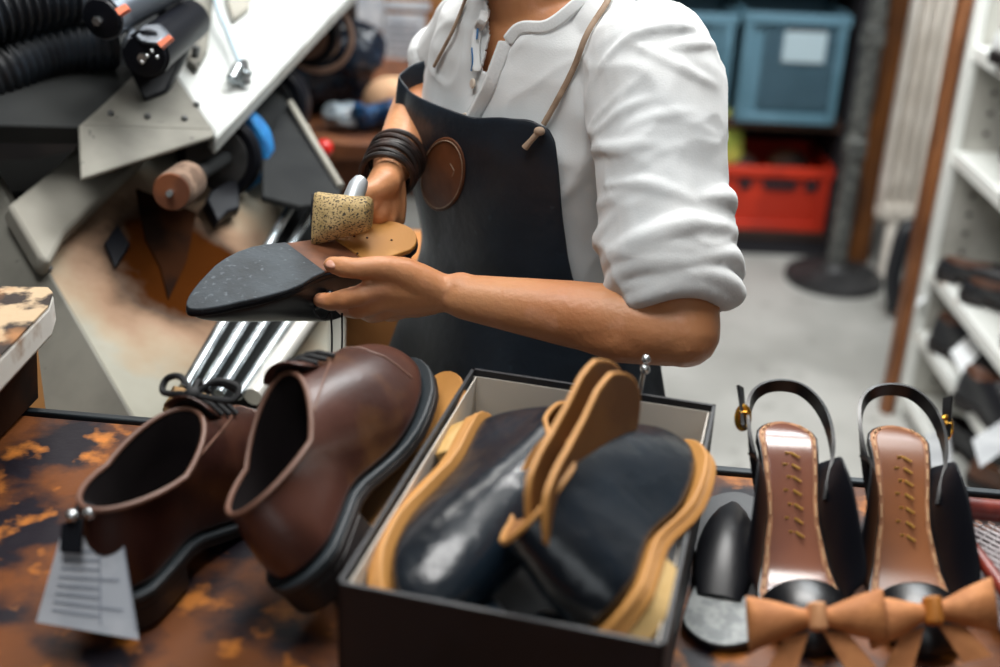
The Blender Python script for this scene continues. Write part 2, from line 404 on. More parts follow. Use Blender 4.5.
# ------------------------------------------------------------------ shoe finishing machine on the left
m_mg = M('machine_grey_paint', '#7f7e76', .6, col2='#63625c', scale=8, lo=.42, hi=.7, col3='#3f3d3c', scale3=40, lo3=.68, hi3=.74)
m_mc = M('machine_cream_paint', '#96948b', .6, col2='#7f7d75', scale=6, lo=.45, hi=.75, col3='#4d4a48', scale3=42, lo3=.70, hi3=.75)
m_md = M('machine_dusty_grey', '#2e3030', .8, col2='#17191c', scale=4, lo=.4, hi=.7)
m_mw = M('machine_white_hood', '#c2c6c4', .5, col2='#aeb2b0', scale=5)
m_shadebracket = M('hood_shade_and_bracket', '#150c08', .95, col2='#2b1609', scale=8, spec=.05)  # for the painted shade under the hood and the ledge bracket
m_steel = M('bright_steel', '#c9cfd2', .25, .9, col2='#9aa2a6', scale=20)
m_rust = M('scuffed_rail', '#d5d3cc', .35, .3, col2='#b78a5e', scale=14, lo=.58, hi=.7)
m_screw = M('screw_head', '#57595a', .4, .7)
m_rubber = M('ribbed_black_hose', '#1a222b', .45, col2='#0e1218', scale=12)
m_motor = M('motor_casing_grey', '#6f7780', .35, .5, col2='#565d66', scale=15)
m_blk = M('black_casting', '#101218', .4, spec=.3)
m_orange = M('orange_sticker', '#d2653a', .5)
m_sand = M('sanding_drum_felt', '#7c6656', .9, col2='#5e4a3c', scale=40, bump=.3, bscale=300)
m_drumend = M('drum_end_board', '#74401f', .7, col2='#5e3218', scale=20)
m_bluebelt = M('blue_sanding_belt', '#1878b8', .7, col2='#0f5f9b', scale=60, lo=.4, hi=.6)
m_redk = M('red_knob', '#c51e18', .3)

for m_ in (m_mg, m_mc, m_md, m_mw, m_blk): m_.node_tree.nodes['Principled BSDF'].inputs['Specular IOR Level'].default_value = .15
mach = thing('finishing_machine', 'large grey and cream shoe finishing machine with hoods, wheels and black hoses', 'machine', P(120, 440, 1.75))
mach.location.z = 0
# stained cream front: orange-brown leather dust, its dark middle painted shade under the hood
m_front = M('machine_cream_front', '#9c9b90', .9, col2='#87857a', scale=6, lo=.45, hi=.75, spec=0)
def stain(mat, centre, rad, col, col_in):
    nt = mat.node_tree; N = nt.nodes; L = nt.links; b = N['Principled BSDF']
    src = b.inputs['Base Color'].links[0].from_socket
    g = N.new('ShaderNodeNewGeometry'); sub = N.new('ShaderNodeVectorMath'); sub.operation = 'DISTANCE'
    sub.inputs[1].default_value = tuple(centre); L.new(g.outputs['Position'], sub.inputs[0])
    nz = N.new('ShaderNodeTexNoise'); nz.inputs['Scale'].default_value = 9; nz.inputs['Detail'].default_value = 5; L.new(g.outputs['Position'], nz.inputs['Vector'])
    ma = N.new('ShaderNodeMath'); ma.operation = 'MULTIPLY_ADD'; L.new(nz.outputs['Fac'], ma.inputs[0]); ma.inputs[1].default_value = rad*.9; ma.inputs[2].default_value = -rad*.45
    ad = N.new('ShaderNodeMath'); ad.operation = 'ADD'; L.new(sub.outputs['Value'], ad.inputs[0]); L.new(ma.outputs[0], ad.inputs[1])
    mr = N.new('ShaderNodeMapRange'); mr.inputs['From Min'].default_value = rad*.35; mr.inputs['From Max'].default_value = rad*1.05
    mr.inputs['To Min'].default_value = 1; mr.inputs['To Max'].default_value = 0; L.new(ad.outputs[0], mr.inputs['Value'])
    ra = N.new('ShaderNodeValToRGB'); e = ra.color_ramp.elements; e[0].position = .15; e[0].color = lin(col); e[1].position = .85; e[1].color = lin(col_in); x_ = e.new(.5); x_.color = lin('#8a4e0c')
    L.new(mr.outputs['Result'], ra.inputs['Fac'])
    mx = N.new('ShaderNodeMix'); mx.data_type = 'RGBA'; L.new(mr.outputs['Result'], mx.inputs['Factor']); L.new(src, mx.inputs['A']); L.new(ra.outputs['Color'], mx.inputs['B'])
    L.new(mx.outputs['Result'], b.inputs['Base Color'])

def slab(name, pts, mat, back, parent=mach, bev=.003, depth=.03):
    """sheet of pixels with depths, thickened backwards along 'back'"""
    poly = [P(*p) for p in pts]
    mb = MB().prism(poly, Vector(back).normalized()*depth); return obj(name, mb, mat, parent, bev=bev)
def sheet(name, pts, plane, mat, parent=mach, depth=.02, bev=.003, off=0):
    poly = [PP(x, y, plane) for x, y in pts]; n = plane[1]
    if n.dot(CAM-poly[0]) < 0: n = -n
    poly = [p+n*off for p in poly]
    return obj(name, MB().prism(poly, -n*depth), mat, parent, bev=bev)
def nrm(pl, at=None):
    n = pl[1]; return n if n.dot(CAM-pl[0]) > 0 else -n
# planes
PL_front = plane3((10, 206, 1.68), (135, 422, 1.52), (330, 205, 2.02))
PL_end = plane3((10, 206, 1.68), (135, 422, 1.52), (-120, 420, 1.62))
PL_top = plane3((78, 127, 1.66), (213, 131, 1.76), (100, -30, 1.95))
PL_hood = plane3((213, 131, 1.76), (345, 0, 2.20), (168, 66, 1.86))
PL_flap = plane3((78, 127, 1.66), (213, 131, 1.76), (80, 181, 1.60))
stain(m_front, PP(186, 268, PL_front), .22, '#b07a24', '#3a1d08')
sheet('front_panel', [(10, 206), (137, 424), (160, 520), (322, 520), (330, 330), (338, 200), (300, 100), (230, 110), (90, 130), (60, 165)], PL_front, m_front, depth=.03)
sheet('end_panel', [(10, 204), (135, 421), (150, 640), (-160, 640), (-160, 60), (-60, 80)], PL_end, m_mg, depth=.03)
# raised block between the end panel and the front
PLb = (PL_front[0]+nrm(PL_front)*.03, PL_front[1])
sheet('raised_block', [(8, 204), (88, 140), (150, 150), (66, 232), (50, 262), (40, 258)], PLb, m_mc, depth=.03, bev=.006)
sheet('hood_shade', [(136, 190), (196, 214), (186, 262), (168, 300), (160, 268), (145, 240)], PL_front, m_shadebracket, depth=.004, off=.003, bev=0)  # flat dark sheet: shade under the hood painted onto the front
sheet('switch', [(103, 247), (116, 228), (129, 248), (114, 271)], PL_front, m_blk, depth=.006, off=.008, bev=.002)
sheet('black_bracket', [(204, 205), (232, 190), (234, 222), (222, 226), (212, 236), (200, 214)], PL_front, m_blk, depth=.02, off=.03)
sheet('hood_top', [(-160, -120), (215, -120), (196, -10), (168, 66), (213, 131), (78, 127), (-160, 122)], PL_top, m_md, depth=.03)
sheet('hood_lip', [(140, 70), (168, 66), (213, 131), (78, 127), (100, 108)], PL_top, m_mg, depth=.006, off=.003)
sheet('hood_flap', [(78, 127), (213, 131), (213, 138), (80, 181)], PL_flap, m_mg, depth=.008, off=.004)
sheet('white_hood', [(168, 66), (196, -10), (215, -120), (470, -120), (345, 0), (217, 137), (213, 131)], PL_hood, m_mw, depth=.035, bev=.006)
sheet('hood_bracket', [(192, -10), (215, -14), (206, 58), (196, 76), (186, 66)], PL_hood, m_mg, depth=.012, off=.014)
sheet('hood_bracket', [(222, -20), (255, -20), (248, 14), (232, 26), (226, 8)], PL_hood, m_mc, depth=.012, off=.014)
for (x, y) in ((110, 116), (147, 119), (184, 121), (196, 107)):
    c = PP(x, y, PL_top); n = nrm(PL_top); obj('screw', MB().cyl(c, c+n*.008, .0045, bev=.0015, n=12), m_screw, mach)
for (x, y) in ((194, 64), (172, 25)):
    c = PP(x, y, PL_hood); n = nrm(PL_hood); obj('screw', MB().cyl(c, c+n*.03, .006, bev=.0015, n=12), m_screw, mach)
for (x, y) in ((49, 270), (42, 258)):
    c = PP(x, y, PL_front); n = nrm(PL_front); obj('screw', MB().cyl(c, c+n*.005, .004, n=10), m_screw, mach)
# body closing the machine behind its sheets
cx = P(120, 200, 2.05)
obj('inner_body', MB().prism([P(-140, 200, 1.95), P(60, 190, 2.0), P(190, 160, 2.08), P(280, 110, 2.25), P(300, 500, 2.1), P(160, 540, 1.85), P(-140, 560, 1.9)], (-.10, .15, 0)), m_md, mach)
# wheels under the hood
ax = (P(168, 192, 1.66)-P(205, 170, 1.80)).normalized()
def wheel(name, px, py, d, r, w, mats, axis=ax):
    c = P(px, py, d); a, b = c-axis*w/2, c+axis*w/2
    o = obj(name, MB().cyl(a, b, r, bev=.006, n=48), mats[0], mach)
    if len(mats) > 1:
        mb = MB().tube([b-axis*.002, b+axis*.003], [r*.74, r*.72], 40); obj('wheel_face', mb, mats[1], o)
        obj('hub', MB().cyl(b, b+axis*.012, r*.25, bev=.003), mats[1], o)
    return o
m_wheelgrey = M('wheel_disc_grey', '#4a4b4c', .5, .3, col2='#303234', scale=14)
wheel('belt_wheel', 219, 156, 1.90, .066, .022, (m_blk, m_wheelgrey))
c = P(226, 150, 1.93)
mb = MB(); rings = []
for (t, r) in ((-.024, .0715), (-.022, .074), (.02, .074), (.022, .0715)):
    pass
bw = MB().cyl(c-ax*.028, c+ax*.012, .070, bev=.004, n=48); obj('blue_belt', bw, m_bluebelt, mach)
wheel('brush_wheel', 266, 104, 2.12, .075, .05, (m_blk, m_wheelgrey))
wheel('brush_wheel', 308, 34, 2.42, .062, .05, (m_blk, M('worn_tan_rim', '#6d5244', .7)))
mb = MB(); c = P(318, 36, 2.4); n = 40
x_ = ax.cross(Vector((0, 0, 1))).normalized(); y_ = x_.cross(ax)
mb.tube([c+x_*.066*math.cos(2*math.pi*k/n)+y_*.066*math.sin(2*math.pi*k/n) for k in range(n+1)], .006, 8); obj('guard_ring', mb, M('tan_guard', '#8a6f60', .6), mach)
dr = obj('sanding_drum', MB().tube([P(190, 178, 1.735), P(188, 180, 1.73), P(173, 191, 1.665), P(172, 191.5, 1.66)], [.024, .0265, .0265, .025], 32), m_sand, mach)
obj('drum_end', MB().tube([P(172, 191.5, 1.662), P(171.2, 192, 1.657)], [.0255, .0235], 32), m_drumend, dr)
obj('drum_axle', MB().cyl(P(171, 192.3, 1.66), P(169, 194, 1.645), .0045), m_steel, dr)
obj('drum_shaft', MB().cyl(P(190, 178, 1.735), P(225, 158, 1.88), .012), m_md, mach)
obj('motor_housing', MB().cyl(P(235, 140, 1.98), P(285, 100, 2.2), .05, bev=.01), m_md, mach)
# steel rails sloping in front of the machine
rl = [((184, 389), (292, 205), .0075, m_steel), ((202, 391), (316, 205), .007, m_steel), ((219, 394), (338, 207), .007, m_steel), ((238, 396), (362, 210), .006, m_steel), ((253, 397), (380, 215), .0125, m_rust)]
PLr = (PL_front[0]+nrm(PL_front)*.05, PL_front[1])
for a, b, r, mt in rl:
    obj('rail', MB().tube([PP(*a, PLr), PP(*b, PLr)], r, 14), mt, mach)
obj('rail_bed', MB().prism([PP(x, y, (PL_front[0]+nrm(PL_front)*.022, PL_front[1])) for x, y in ((180, 392), (262, 400), (392, 215), (290, 200))], -nrm(PL_front)*.02), m_md, mach)
rr = obj('felt_roller', MB().tube([PP(168, 400, PLr), PP(170, 401, PLr), PP(206, 409, PLr), PP(209, 410, PLr)], [.014, .019, .019, .014], 24), M('worn_tan_felt', '#a98d63', .9, col2='#8a6d48', scale=30, bump=.3, bscale=200), mach)
# lower cabinet right of the rails
PLc = plane3((262, 400, 1.75), (345, 400, 1.85), (330, 290, 1.98))
sheet('cabinet_front', [(255, 470), (262, 396), (322, 290), (346, 300), (344, 470)], PLc, m_mc, depth=.02)
sheet('blue_grey_trim', [(291, 388), (318, 352), (322, 356), (297, 398)], PLc, M('blue_grey_trim', '#46606c', .4), depth=.006, off=.006)
# hoses, motors, bracket at the top
def hose(name, pts, r, mat, pitch=.0125, amp=.12):
    c = curve(pts, 40); L = 0; rad = []; prev = c[0]
    for p in c:
        L += (p-prev).length; prev = p; rad.append(r*(1+amp*math.sin(2*math.pi*L/pitch)))
    return obj(name, MB().tube(c, rad, 24), mat, mach, ang=180)
hose('ribbed_hose', [P(-90, 60, 1.60), P(-30, 22, 1.62), P(25, 4, 1.66), P(66, -4, 1.70)], .037, m_rubber)
hose('ribbed_hose', [P(-100, 130, 1.62), P(-20, 78, 1.66), P(45, 48, 1.72), P(110, 40, 1.77)], .040, m_rubber, amp=.06)
obj('hose_cuff', MB().cyl(P(63, -4, 1.70), P(84, -8, 1.72), .042, bev=.006), m_motor, mach)
def motor(cpx, cpy, d, tpx, tpy, td, r, body):
    a, b = P(cpx, cpy, d), P(tpx, tpy, td); ax_ = (b-a).normalized()
    t = obj('motor', MB().tube([a, a+ax_*.012, a+ax_*.013, b], [r*1.06, r*1.06, r, r], 32), body, mach)
    obj('motor_cap', MB().tube([a-ax_*.010, a-ax_*.006, a+ax_*.004], [r*.5, r*.92, r], 32), m_blk, t)
    obj('motor_nut', MB().cyl(a-ax_*.018, a-ax_*.009, r*.22, n=6), m_steel, t)
    return t, ax_
t1, a1 = motor(103, 18, 1.64, 172, -18, 1.80, .028, m_motor)
t2, a2 = motor(146, 55, 1.66, 190, 20, 1.84, .030, m_blk)
obj('orange_sticker', MB().prism([P(115, 9, 1.605), P(125, 3.5, 1.612), P(129, 8.5, 1.612), P(119, 15, 1.605)], FWD*.012), m_orange, mach)
obj('orange_sticker', MB().prism([P(157, 42.5, 1.615), P(169, 34.5, 1.62), P(172, 38, 1.62), P(161, 47.5, 1.615)], FWD*.012), m_orange, mach)
obj('motor_shield', MB().prism([P(134, 36, 1.64), P(142, 24, 1.66), P(160, 23, 1.68), P(169, 34, 1.66), P(158, 43, 1.63), P(140, 42, 1.63)], FWD*.03), m_motor, mach, bev=.004)
obj('black_bracket', MB().prism([P(158, 8, 1.80), P(182, -6, 1.84), P(190, 44, 1.83), P(166, 92, 1.77), P(144, 101, 1.74), P(128, 68, 1.74), P(150, 40, 1.78)], FWD*.02), m_blk, mach, bev=.004)
for (x, y, d) in ((152, 51, 1.622), (147, 56, 1.62), (157, 57, 1.62), (142, 62, 1.62)):
    obj('bolt_head', MB().ball(P(x, y, d), .0028, nu=10, nv=6), m_steel, mach)
obj('cable_elbow', MB().tube(curve([P(124, 62, 1.7), P(126, 45, 1.66), P(132, 36, 1.66), P(130, 30, 1.7)]), .006, 10), m_motor, mach)
# cable clamp on the hood
n = nrm(PL_hood); c = PP(238, 84, PL_hood)
cl = obj('clamp', MB().box(c+n*.016, .03, .018, .026, Matrix.Rotation(R(35), 3, 'Y')), m_steel, mach, bev=.003)
obj('clamp_screw', MB().cyl(PP(229, 92, PL_hood)+n*.02, PP(236, 84, PL_hood)+n*.03, .009, bev=.002), m_steel, cl)
obj('clamp_screw', MB().cyl(PP(246, 90, PL_hood)+n*.01, PP(240, 80, PL_hood)+n*.034, .006, bev=.002), m_screw, cl)
obj('hood_cable', MB().tube(curve([PP(206, -30, PL_hood)+n*.03, PP(214, 20, PL_hood)+n*.03, PP(226, 48, PL_hood)+n*.026, PP(238, 76, PL_hood)+n*.022]), .0055, 10), M('pale_blue_cable', '#a9bcc7', .4), mach)
# knob stands on its own bracket behind
kb = P(324, 148, 2.3)
obj('lever', MB().cyl(P(300, 165, 2.35), kb, .006), m_screw, mach); obj('red_knob', MB().ball(kb, .017), m_redk, mach)
sheet('rear_guard', [(284, 104), (292, 102), (342, 186), (338, 200), (300, 206), (262, 196), (262, 150)], plane3((288, 106, 2.08), (338, 182, 1.90), (260, 180, 1.86)), m_md, depth=.01)
obj('guard_edge', MB().tube([P(290, 103, 2.07), P(341, 187, 1.885)], .006, 10), m_mc, mach)

# worn board in front of the machine, at the left edge
m_ledge = M('chipped_painted_board', '#b79f80', .7, col2='#2a1f1a', scale=30, lo=.47, hi=.56, col3='#9a6b41', scale3=14, lo3=.52, hi3=.66, bump=.4, bscale=60)
m_ledge2 = M('board_edge_white', '#c9c6bf', .6, col2='#8d6f55', scale=18, lo=.56, hi=.68)
zl = PZ(40, 292, 1.14).z
lg = thing('ledge_shelf', 'chipped cream board on a dark bracket at the left edge, in front of the machine', 'shelf', PZ(-40, 320, 1.0))
top = [PZ(48, 289, 1.14), PZ(53, 294, 1.14), PZ(49, 307, 1.14), PZ(-60, 420, 1.14), PZ(-260, 420, 1.14), PZ(-200, 283, 1.14)]
o = obj('board', MB().prism(top, (0, 0, -.032)), m_ledge2, lg, bev=.004)
o2 = obj('board_top', MB().prism([p*1 for p in top], (0, 0, .002)), m_ledge, lg)
b0 = PZ(20, 330, 1.10); 
obj('bracket', MB().prism([PZ(36, 325, 1.107), PZ(-80, 430, 1.107), PZ(-140, 430, 1.107), PZ(-90, 310, 1.107), PZ(30, 300, 1.107)], (-.02, .03, -.10)), m_shadebracket, lg)
obj('support', MB().box(PZ(-8, 372, 1.02)+Vector((-.02, .07, -.51)), .07, .05, 1.02), M('support_wood', '#9c6a34', .6), lg, bev=.003)
# ------------------------------------------------------------------ the shoemaker
m_skin = M('skin', '#cf9468', .45, col2='#bd7b50', scale=9, lo=.35, hi=.7, col3='#d79a78', scale3=25, lo3=.55, hi3=.75, bump=.2, bscale=160, sub=.06)
m_shirt = M('white_cotton', '#d9dcdd', .9, col2='#d0d4d6', scale=6, bump=.10, bscale=500, sheen=.2)
m_shirt2 = M('white_cotton_band', '#dde0e1', .9, bump=.2, bscale=350)
m_apron = M('black_leather_apron', '#161d26', .45, col2='#202a35', scale=9, lo=.4, hi=.7, col3='#2a3540', scale3=55, lo3=.66, hi3=.76, bump=.25, bscale=70, spec=.4)
m_patch = M('brown_leather_patch', '#4f2d1b', .5, col2='#744529', scale=16, lo=.45, hi=.7, bump=.2, bscale=60, spec=.3)
m_strap = M('tan_leather_cord', '#9d8671', .7, col2='#8a735e', scale=40)
m_button = M('button_pearl', '#cdbfb0', .3)
m_blueband = M('blue_stitching', '#3d73a8', .7)
m_trouser = M('dark_trousers', '#191b22', .85, bump=.2, bscale=300)
m_brace = M('black_leather_cord', '#17100f', .45, col2='#33211b', scale=30)
m_hair = M('brown_hair', '#2a1b12', .6, bump=.5, bscale=200)
m_nail = M('fingernail', '#c9937c', .3)
m_bshoe = M('black_shoe', '#101013', .4)

TH = R(50)
F = Vector((-math.sin(TH), -math.cos(TH), 0)); Lf = Vector((math.cos(TH), -math.sin(TH), 0))
N0 = P(545, -5, 1.43)                         # base of the neck
TOR = [(1.415, .052, .056, .0), (1.395, .10, .075, .0), (1.365, .140, .092, .0), (1.33, .154, .102, .0), (1.25, .160, .113, .0),
       (1.15, .156, .112, -.01), (1.05, .150, .112, -.015), (.95, .165, .118, -.02), (.86, .178, .125, -.025), (.80, .175, .12, -.025)]
def tor(z):
    zs = [t[0] for t in TOR]
    if z >= zs[0]: return TOR[0][1:]
    for a, b in zip(TOR, TOR[1:]):
        if z >= b[0]:
            t = (a[0]-z)/(a[0]-b[0]); return tuple(lerp(a[i], b[i], t) for i in (1, 2, 3))
    return TOR[-1][1:]
def tpt(al, z, off=0):
    a, b, o = tor(z); e = 2.3
    ca, sa = math.cos(al), math.sin(al)
    x = math.copysign(abs(ca)**(2/e), ca)*(a+off); y = math.copysign(abs(sa)**(2/e), sa)*(b+off)
    return Vector((N0.x, N0.y, 0)) + Lf*x + F*(y+o) + Vector((0, 0, z))
def tnorm(al, z):
    d1 = tpt(al+.03, z)-tpt(al-.03, z); d2 = tpt(al, z+.01)-tpt(al, z-.01)
    n = d1.cross(d2).normalized(); c = tpt(al, z)-Vector((N0.x, N0.y, z)); return n if n.dot(c) > 0 else -n
def tsolve(px, py, off=0):                     # where the sight line through a pixel meets the torso
    c_al, c_z, s_al, s_z = R(60), 1.10, R(120), .32
    for it in range(4):
        best = None
        for i in range(25):
            al = c_al + s_al*(i/12-1)
            for j in range(25):
                z = c_z + s_z*(j/12-1); p = tpt(al, z, off)
                if (p-Vector((N0.x, N0.y, z))).dot(CAM-p) < 0: continue
                q = proj(p); e = (q[0]-px)**2+(q[1]-py)**2
                if best is None or e < best[0]: best = (e, al, z)
        _, c_al, c_z = best; s_al *= .16; s_z *= .16
    return c_al, c_z

man = thing('person', 'man in white henley shirt and black leather apron, holding a shoe upside down', 'person', (N0.x, N0.y, 0))

# joints
SL = N0 + Lf*.165 + Vector((0, 0, -.06)); SR = N0 - Lf*.112 + F*.01 + Vector((0, 0, -.06))
EL = P(684, 332, 1.25); WL = P(446, 294, 1.30)
ER = P(436, 86, 1.63); WR = P(389, 172, 1.45)
def arm(mb, S, E, W, ru, re, rf, rw):
    mb.tube([S, lerp(S, E, .3), lerp(S, E, .7), lerp(S, E, .93), E], [ru*1.05, ru, ru*.88, re*1.02, re*.96], 20, round_ends=True)
    mb.tube([lerp(S, E, .93), E, lerp(E, W, .12), lerp(E, W, .28), lerp(E, W, .5), lerp(E, W, .75), lerp(E, W, .93), W], [re*.9, re*.97, re*1.0, rf, rf*.90, rf*.74, rw*.92, rw*.72], 20, round_ends=True)
body = MB()
arm(body, SL, EL, WL, .047, .0385, .0375, .0255)
# left forearm muscle under the arm
body.tube([P(672, 343, 1.25), P(620, 336, 1.255), P(550, 325, 1.27)], [.024, .0275, .015], 16, round_ends=True)
arm(body, SR, ER, WR, .042, .040, .040, .0265)
# left hand, back towards us, thumb on top
kn = [P(380, 287, 1.278), P(386, 298, 1.288), P(394, 305, 1.302), P(404, 308, 1.318)]
for k, r in zip(kn, (.0135, .0135, .0125, .0115)):
    body.tube([lerp(WL, k, -.35), lerp(WL, k, .4), lerp(WL, k, .75), k], [.0185, .0170, .0150, r], 14, round_ends=True)
body.tube([WL, P(420, 281, 1.285), P(402, 272, 1.275), P(388, 268, 1.268)], [.019, .0185, .0165, .0135], 14, round_ends=True)
body.tube([P(418, 275, 1.285), P(395, 281, 1.279)], [.014, .0115], 12, round_ends=True)        # web of the thumb
body.tube([P(392, 269, 1.270), P(374, 267, 1.262), P(356, 268.5, 1.260), P(343, 267, 1.264), P(331, 264.5, 1.270)], [.0135, .0118, .0110, .0112, .0088], 14, round_ends=True)
fing = [
    [(kn[0], .0128), (P(360, 295, 1.272), .0108), (P(345, 299, 1.276), .0112), (P(331, 302, 1.287), .0100), (P(320, 300, 1.304), .0085)],
    [(kn[1], .0125), (P(370, 306, 1.288), .0108), (P(357, 309, 1.298), .0112), (P(346, 308, 1.318), .0100), (P(338, 303, 1.336), .0085)],
    [(kn[2], .0118), (P(382, 312, 1.306), .0104), (P(372, 314, 1.320), .0106), (P(362, 310, 1.340), .0095), (P(356, 304, 1.356), .0082)],
    [(kn[3], .0108), (P(396, 313, 1.328), .0092), (P(389, 314, 1.342), .0094), (P(381, 310, 1.358), .0085), (P(376, 304, 1.372), .0074)]]
for fg in fing: body.tube([a for a, b in fg], [b for a, b in fg], 14, round_ends=True)
# right hand: a fist round the hammer neck, back of the hand towards us
HC = P(379, 196, 1.425)
knr = [P(368, 205, 1.400), P(377, 214, 1.412), P(387, 219, 1.426), P(396, 219, 1.442)]
for k, r in zip(knr, (.0135, .0135, .0128, .0118)):
    body.tube([WR, lerp(WR, k, .4), lerp(WR, k, .75), k], [.019, .0175, .0155, r], 14, round_ends=True)
body.tube([WR, P(385, 185, 1.415), P(374, 192, 1.402)], [.020, .0175, .0135], 14, round_ends=True)
body.tube([P(377, 190, 1.405), P(367, 193, 1.392), P(358, 197, 1.390), P(350, 199, 1.396)], [.0135, .0118, .0108, .0085], 14, round_ends=True)
curl = [((356, 210, 1.402), (350, 212, 1.425), (356, 209, 1.445)), ((366, 221, 1.420), (360, 222, 1.44), (365, 217, 1.458)),
        ((378, 227, 1.435), (371, 227, 1.455), (374, 221, 1.47)), ((389, 227, 1.452), (383, 227, 1.468), (384, 222, 1.48))]
for k, cc, r in zip(knr, curl, (.0115, .0115, .0108, .0098)):
    body.tube([k]+[P(*c) for c in cc], [r*1.12, r, r*.95, r*.8], 14, round_ends=True)
# torso, neck, head, legs
body.loft([[tpt(2*math.pi*k/40, z, -.018) for k in range(40)] for z in (1.405, 1.39, 1.36, 1.33, 1.25, 1.15, 1.05, .95, .86, .80)])
body.tube([SR, N0+Vector((0, 0, -.05)), SL], [.040, .05, .040], 20, round_ends=True)
HD = (F*.94 + RGT*-.1 + Vector((0, 0, -.55))).normalized()          # he looks down at the shoe
NB = N0+F*.005+Vector((0, 0, -.03)); SK = N0+F*.055+Vector((0, 0, .155))
body.tube([NB+Vector((0, 0, -.06)), NB, lerp(NB, SK, .5), SK+F*.0], [.075, .062, .057, .055], 24)
HX = HD; HS = Lf; HU = HX.cross(HS).normalized()
if HU.z < 0: HU = -HU
HM = Matrix((HX, HS, HU)).transposed()
def hp(x, y, z): return SK + HX*x + HS*y + HU*z
body.ball(hp(.0, 0, .045), .098, .076, .095, HM, 28, 18); body.ball(hp(.045, 0, -.02), .062, .058, .075, HM, 24, 14)
body.ball(hp(.072, 0, -.068), .028, .032, .026, HM); body.tube([hp(.098, 0, .035), hp(.112, 0, .008), hp(.122, 0, -.008)], [.008, .011, .014], 12, round_ends=True)
for s in (-1, 1):
    body.ball(hp(-.005, s*.076, .005), .018, .008, .03, HM); body.ball(hp(.083, s*.033, .045), .016, .025, .009, HM)
body.tube([hp(.100, -.022, -.038), hp(.108, 0, -.036), hp(.100, .022, -.038)], [.005, .008, .005], 10, round_ends=True)
body.tube([hp(.098, -.02, -.049), hp(.106, 0, -.05), hp(.098, .02, -.049)], [.005, .008, .005], 10, round_ends=True)
hipc = Vector((N0.x, N0.y, 0)) - F*.03
for s in (-1, 1):
    h_ = hipc+Lf*.09*s
    body.tube([h_+Vector((0, 0, .88)), h_+F*.01+Vector((0, 0, .5)), h_-F*.01+Vector((0, 0, .3)), h_-F*.02+Vector((0, 0, .09))], [.082, .055, .05, .036], 20, round_ends=True)
    body.tube([h_-F*.05+Vector((0, 0, .045)), h_+F*.14+Vector((0, 0, .035))], [.036, .032], 16, round_ends=True)
me = remeshed(body, .0032, 7)
skin = obj('body', me, m_skin, man, ang=180)
# finger nail, eyes, hair
tn = P(332, 264.3, 1.2605); ax1 = (P(329, 264, 1.27)-P(343, 267, 1.264)).normalized(); nn = (CAM-tn).normalized()
nn = (nn - ax1*nn.dot(ax1)).normalized()*.8 + UPV*.6
obj('thumbnail', MB().ball(tn+nn*.0005, .0070, .0055, .0022, frame(Vector(), ax1, nn).to_3x3()), m_nail, skin)
for s in (-1, 1):
    e = obj('eye', MB().ball(hp(.083, s*.033, .028), .0125), M('eye_white', '#d8d2c8', .2), skin)
    obj('iris', MB().ball(hp(.0925, s*.033, .026), .0055), M('iris_brown', '#2c1a10', .2), e)
hm = MB().ball(hp(-.012, 0, .058), .104, .083, .098, HM, 28, 18); hm.ball(hp(-.055, 0, .01), .06, .07, .07, HM)
obj('hair', remeshed(hm, .006, 3), m_hair, man, ang=180)
# trousers and shoes (below the bench top)
mb = MB()
mb.loft([[hipc+Lf*.178*math.cos(a)+F*.125*math.sin(a)+Vector((0, 0, z)) for a in [2*math.pi*k/32 for k in range(32)]] for z in (.97, .86, .78)])
for s in (-1, 1):
    h_ = hipc+Lf*.09*s
    mb.tube([h_+Vector((0, 0, .84)), h_+F*.01+Vector((0, 0, .5)), h_-F*.015+Vector((0, 0, .3)), h_-F*.02+Vector((0, 0, .06))], [.092, .074, .066, .062], 20)
obj('trousers', remeshed(mb, .009, 4), m_trouser, man, ang=180)
for s in (-1, 1):
    h_ = hipc+Lf*.09*s; mb = MB()
    mb.tube([h_-F*.06+Vector((0, 0, .045)), h_+F*.05+Vector((0, 0, .048)), h_+F*.17+Vector((0, 0, .04))], [.043, .047, .04], 20, round_ends=True)
    me = remeshed(mb, .006, 3)
    for v in me.vertices: v.co.z = max(v.co.z, .001)
    obj('shoe', me, m_bshoe, man, ang=60)

# ---- shirt: body and sleeves in one cloth
sh = MB()
ringz = [1.41, 1.395, 1.38, 1.365, 1.33, 1.29, 1.25, 1.20, 1.15, 1.10, 1.05, .95, .90]
sh.loft([[tpt(2*math.pi*k/48, z) for k in range(48)] for z in ringz])
sh.tube([SR+Lf*.03, N0+Vector((0, 0, -.052)), SL-Lf*.03], [.050, .056, .058], 20, round_ends=True)
sh.tube([N0-Lf*.11+Vector((0, 0, -.03)), N0+Vector((0, 0, -.015)), N0+Lf*.11+Vector((0, 0, -.03))], [.045, .06, .045], 20, round_ends=True)
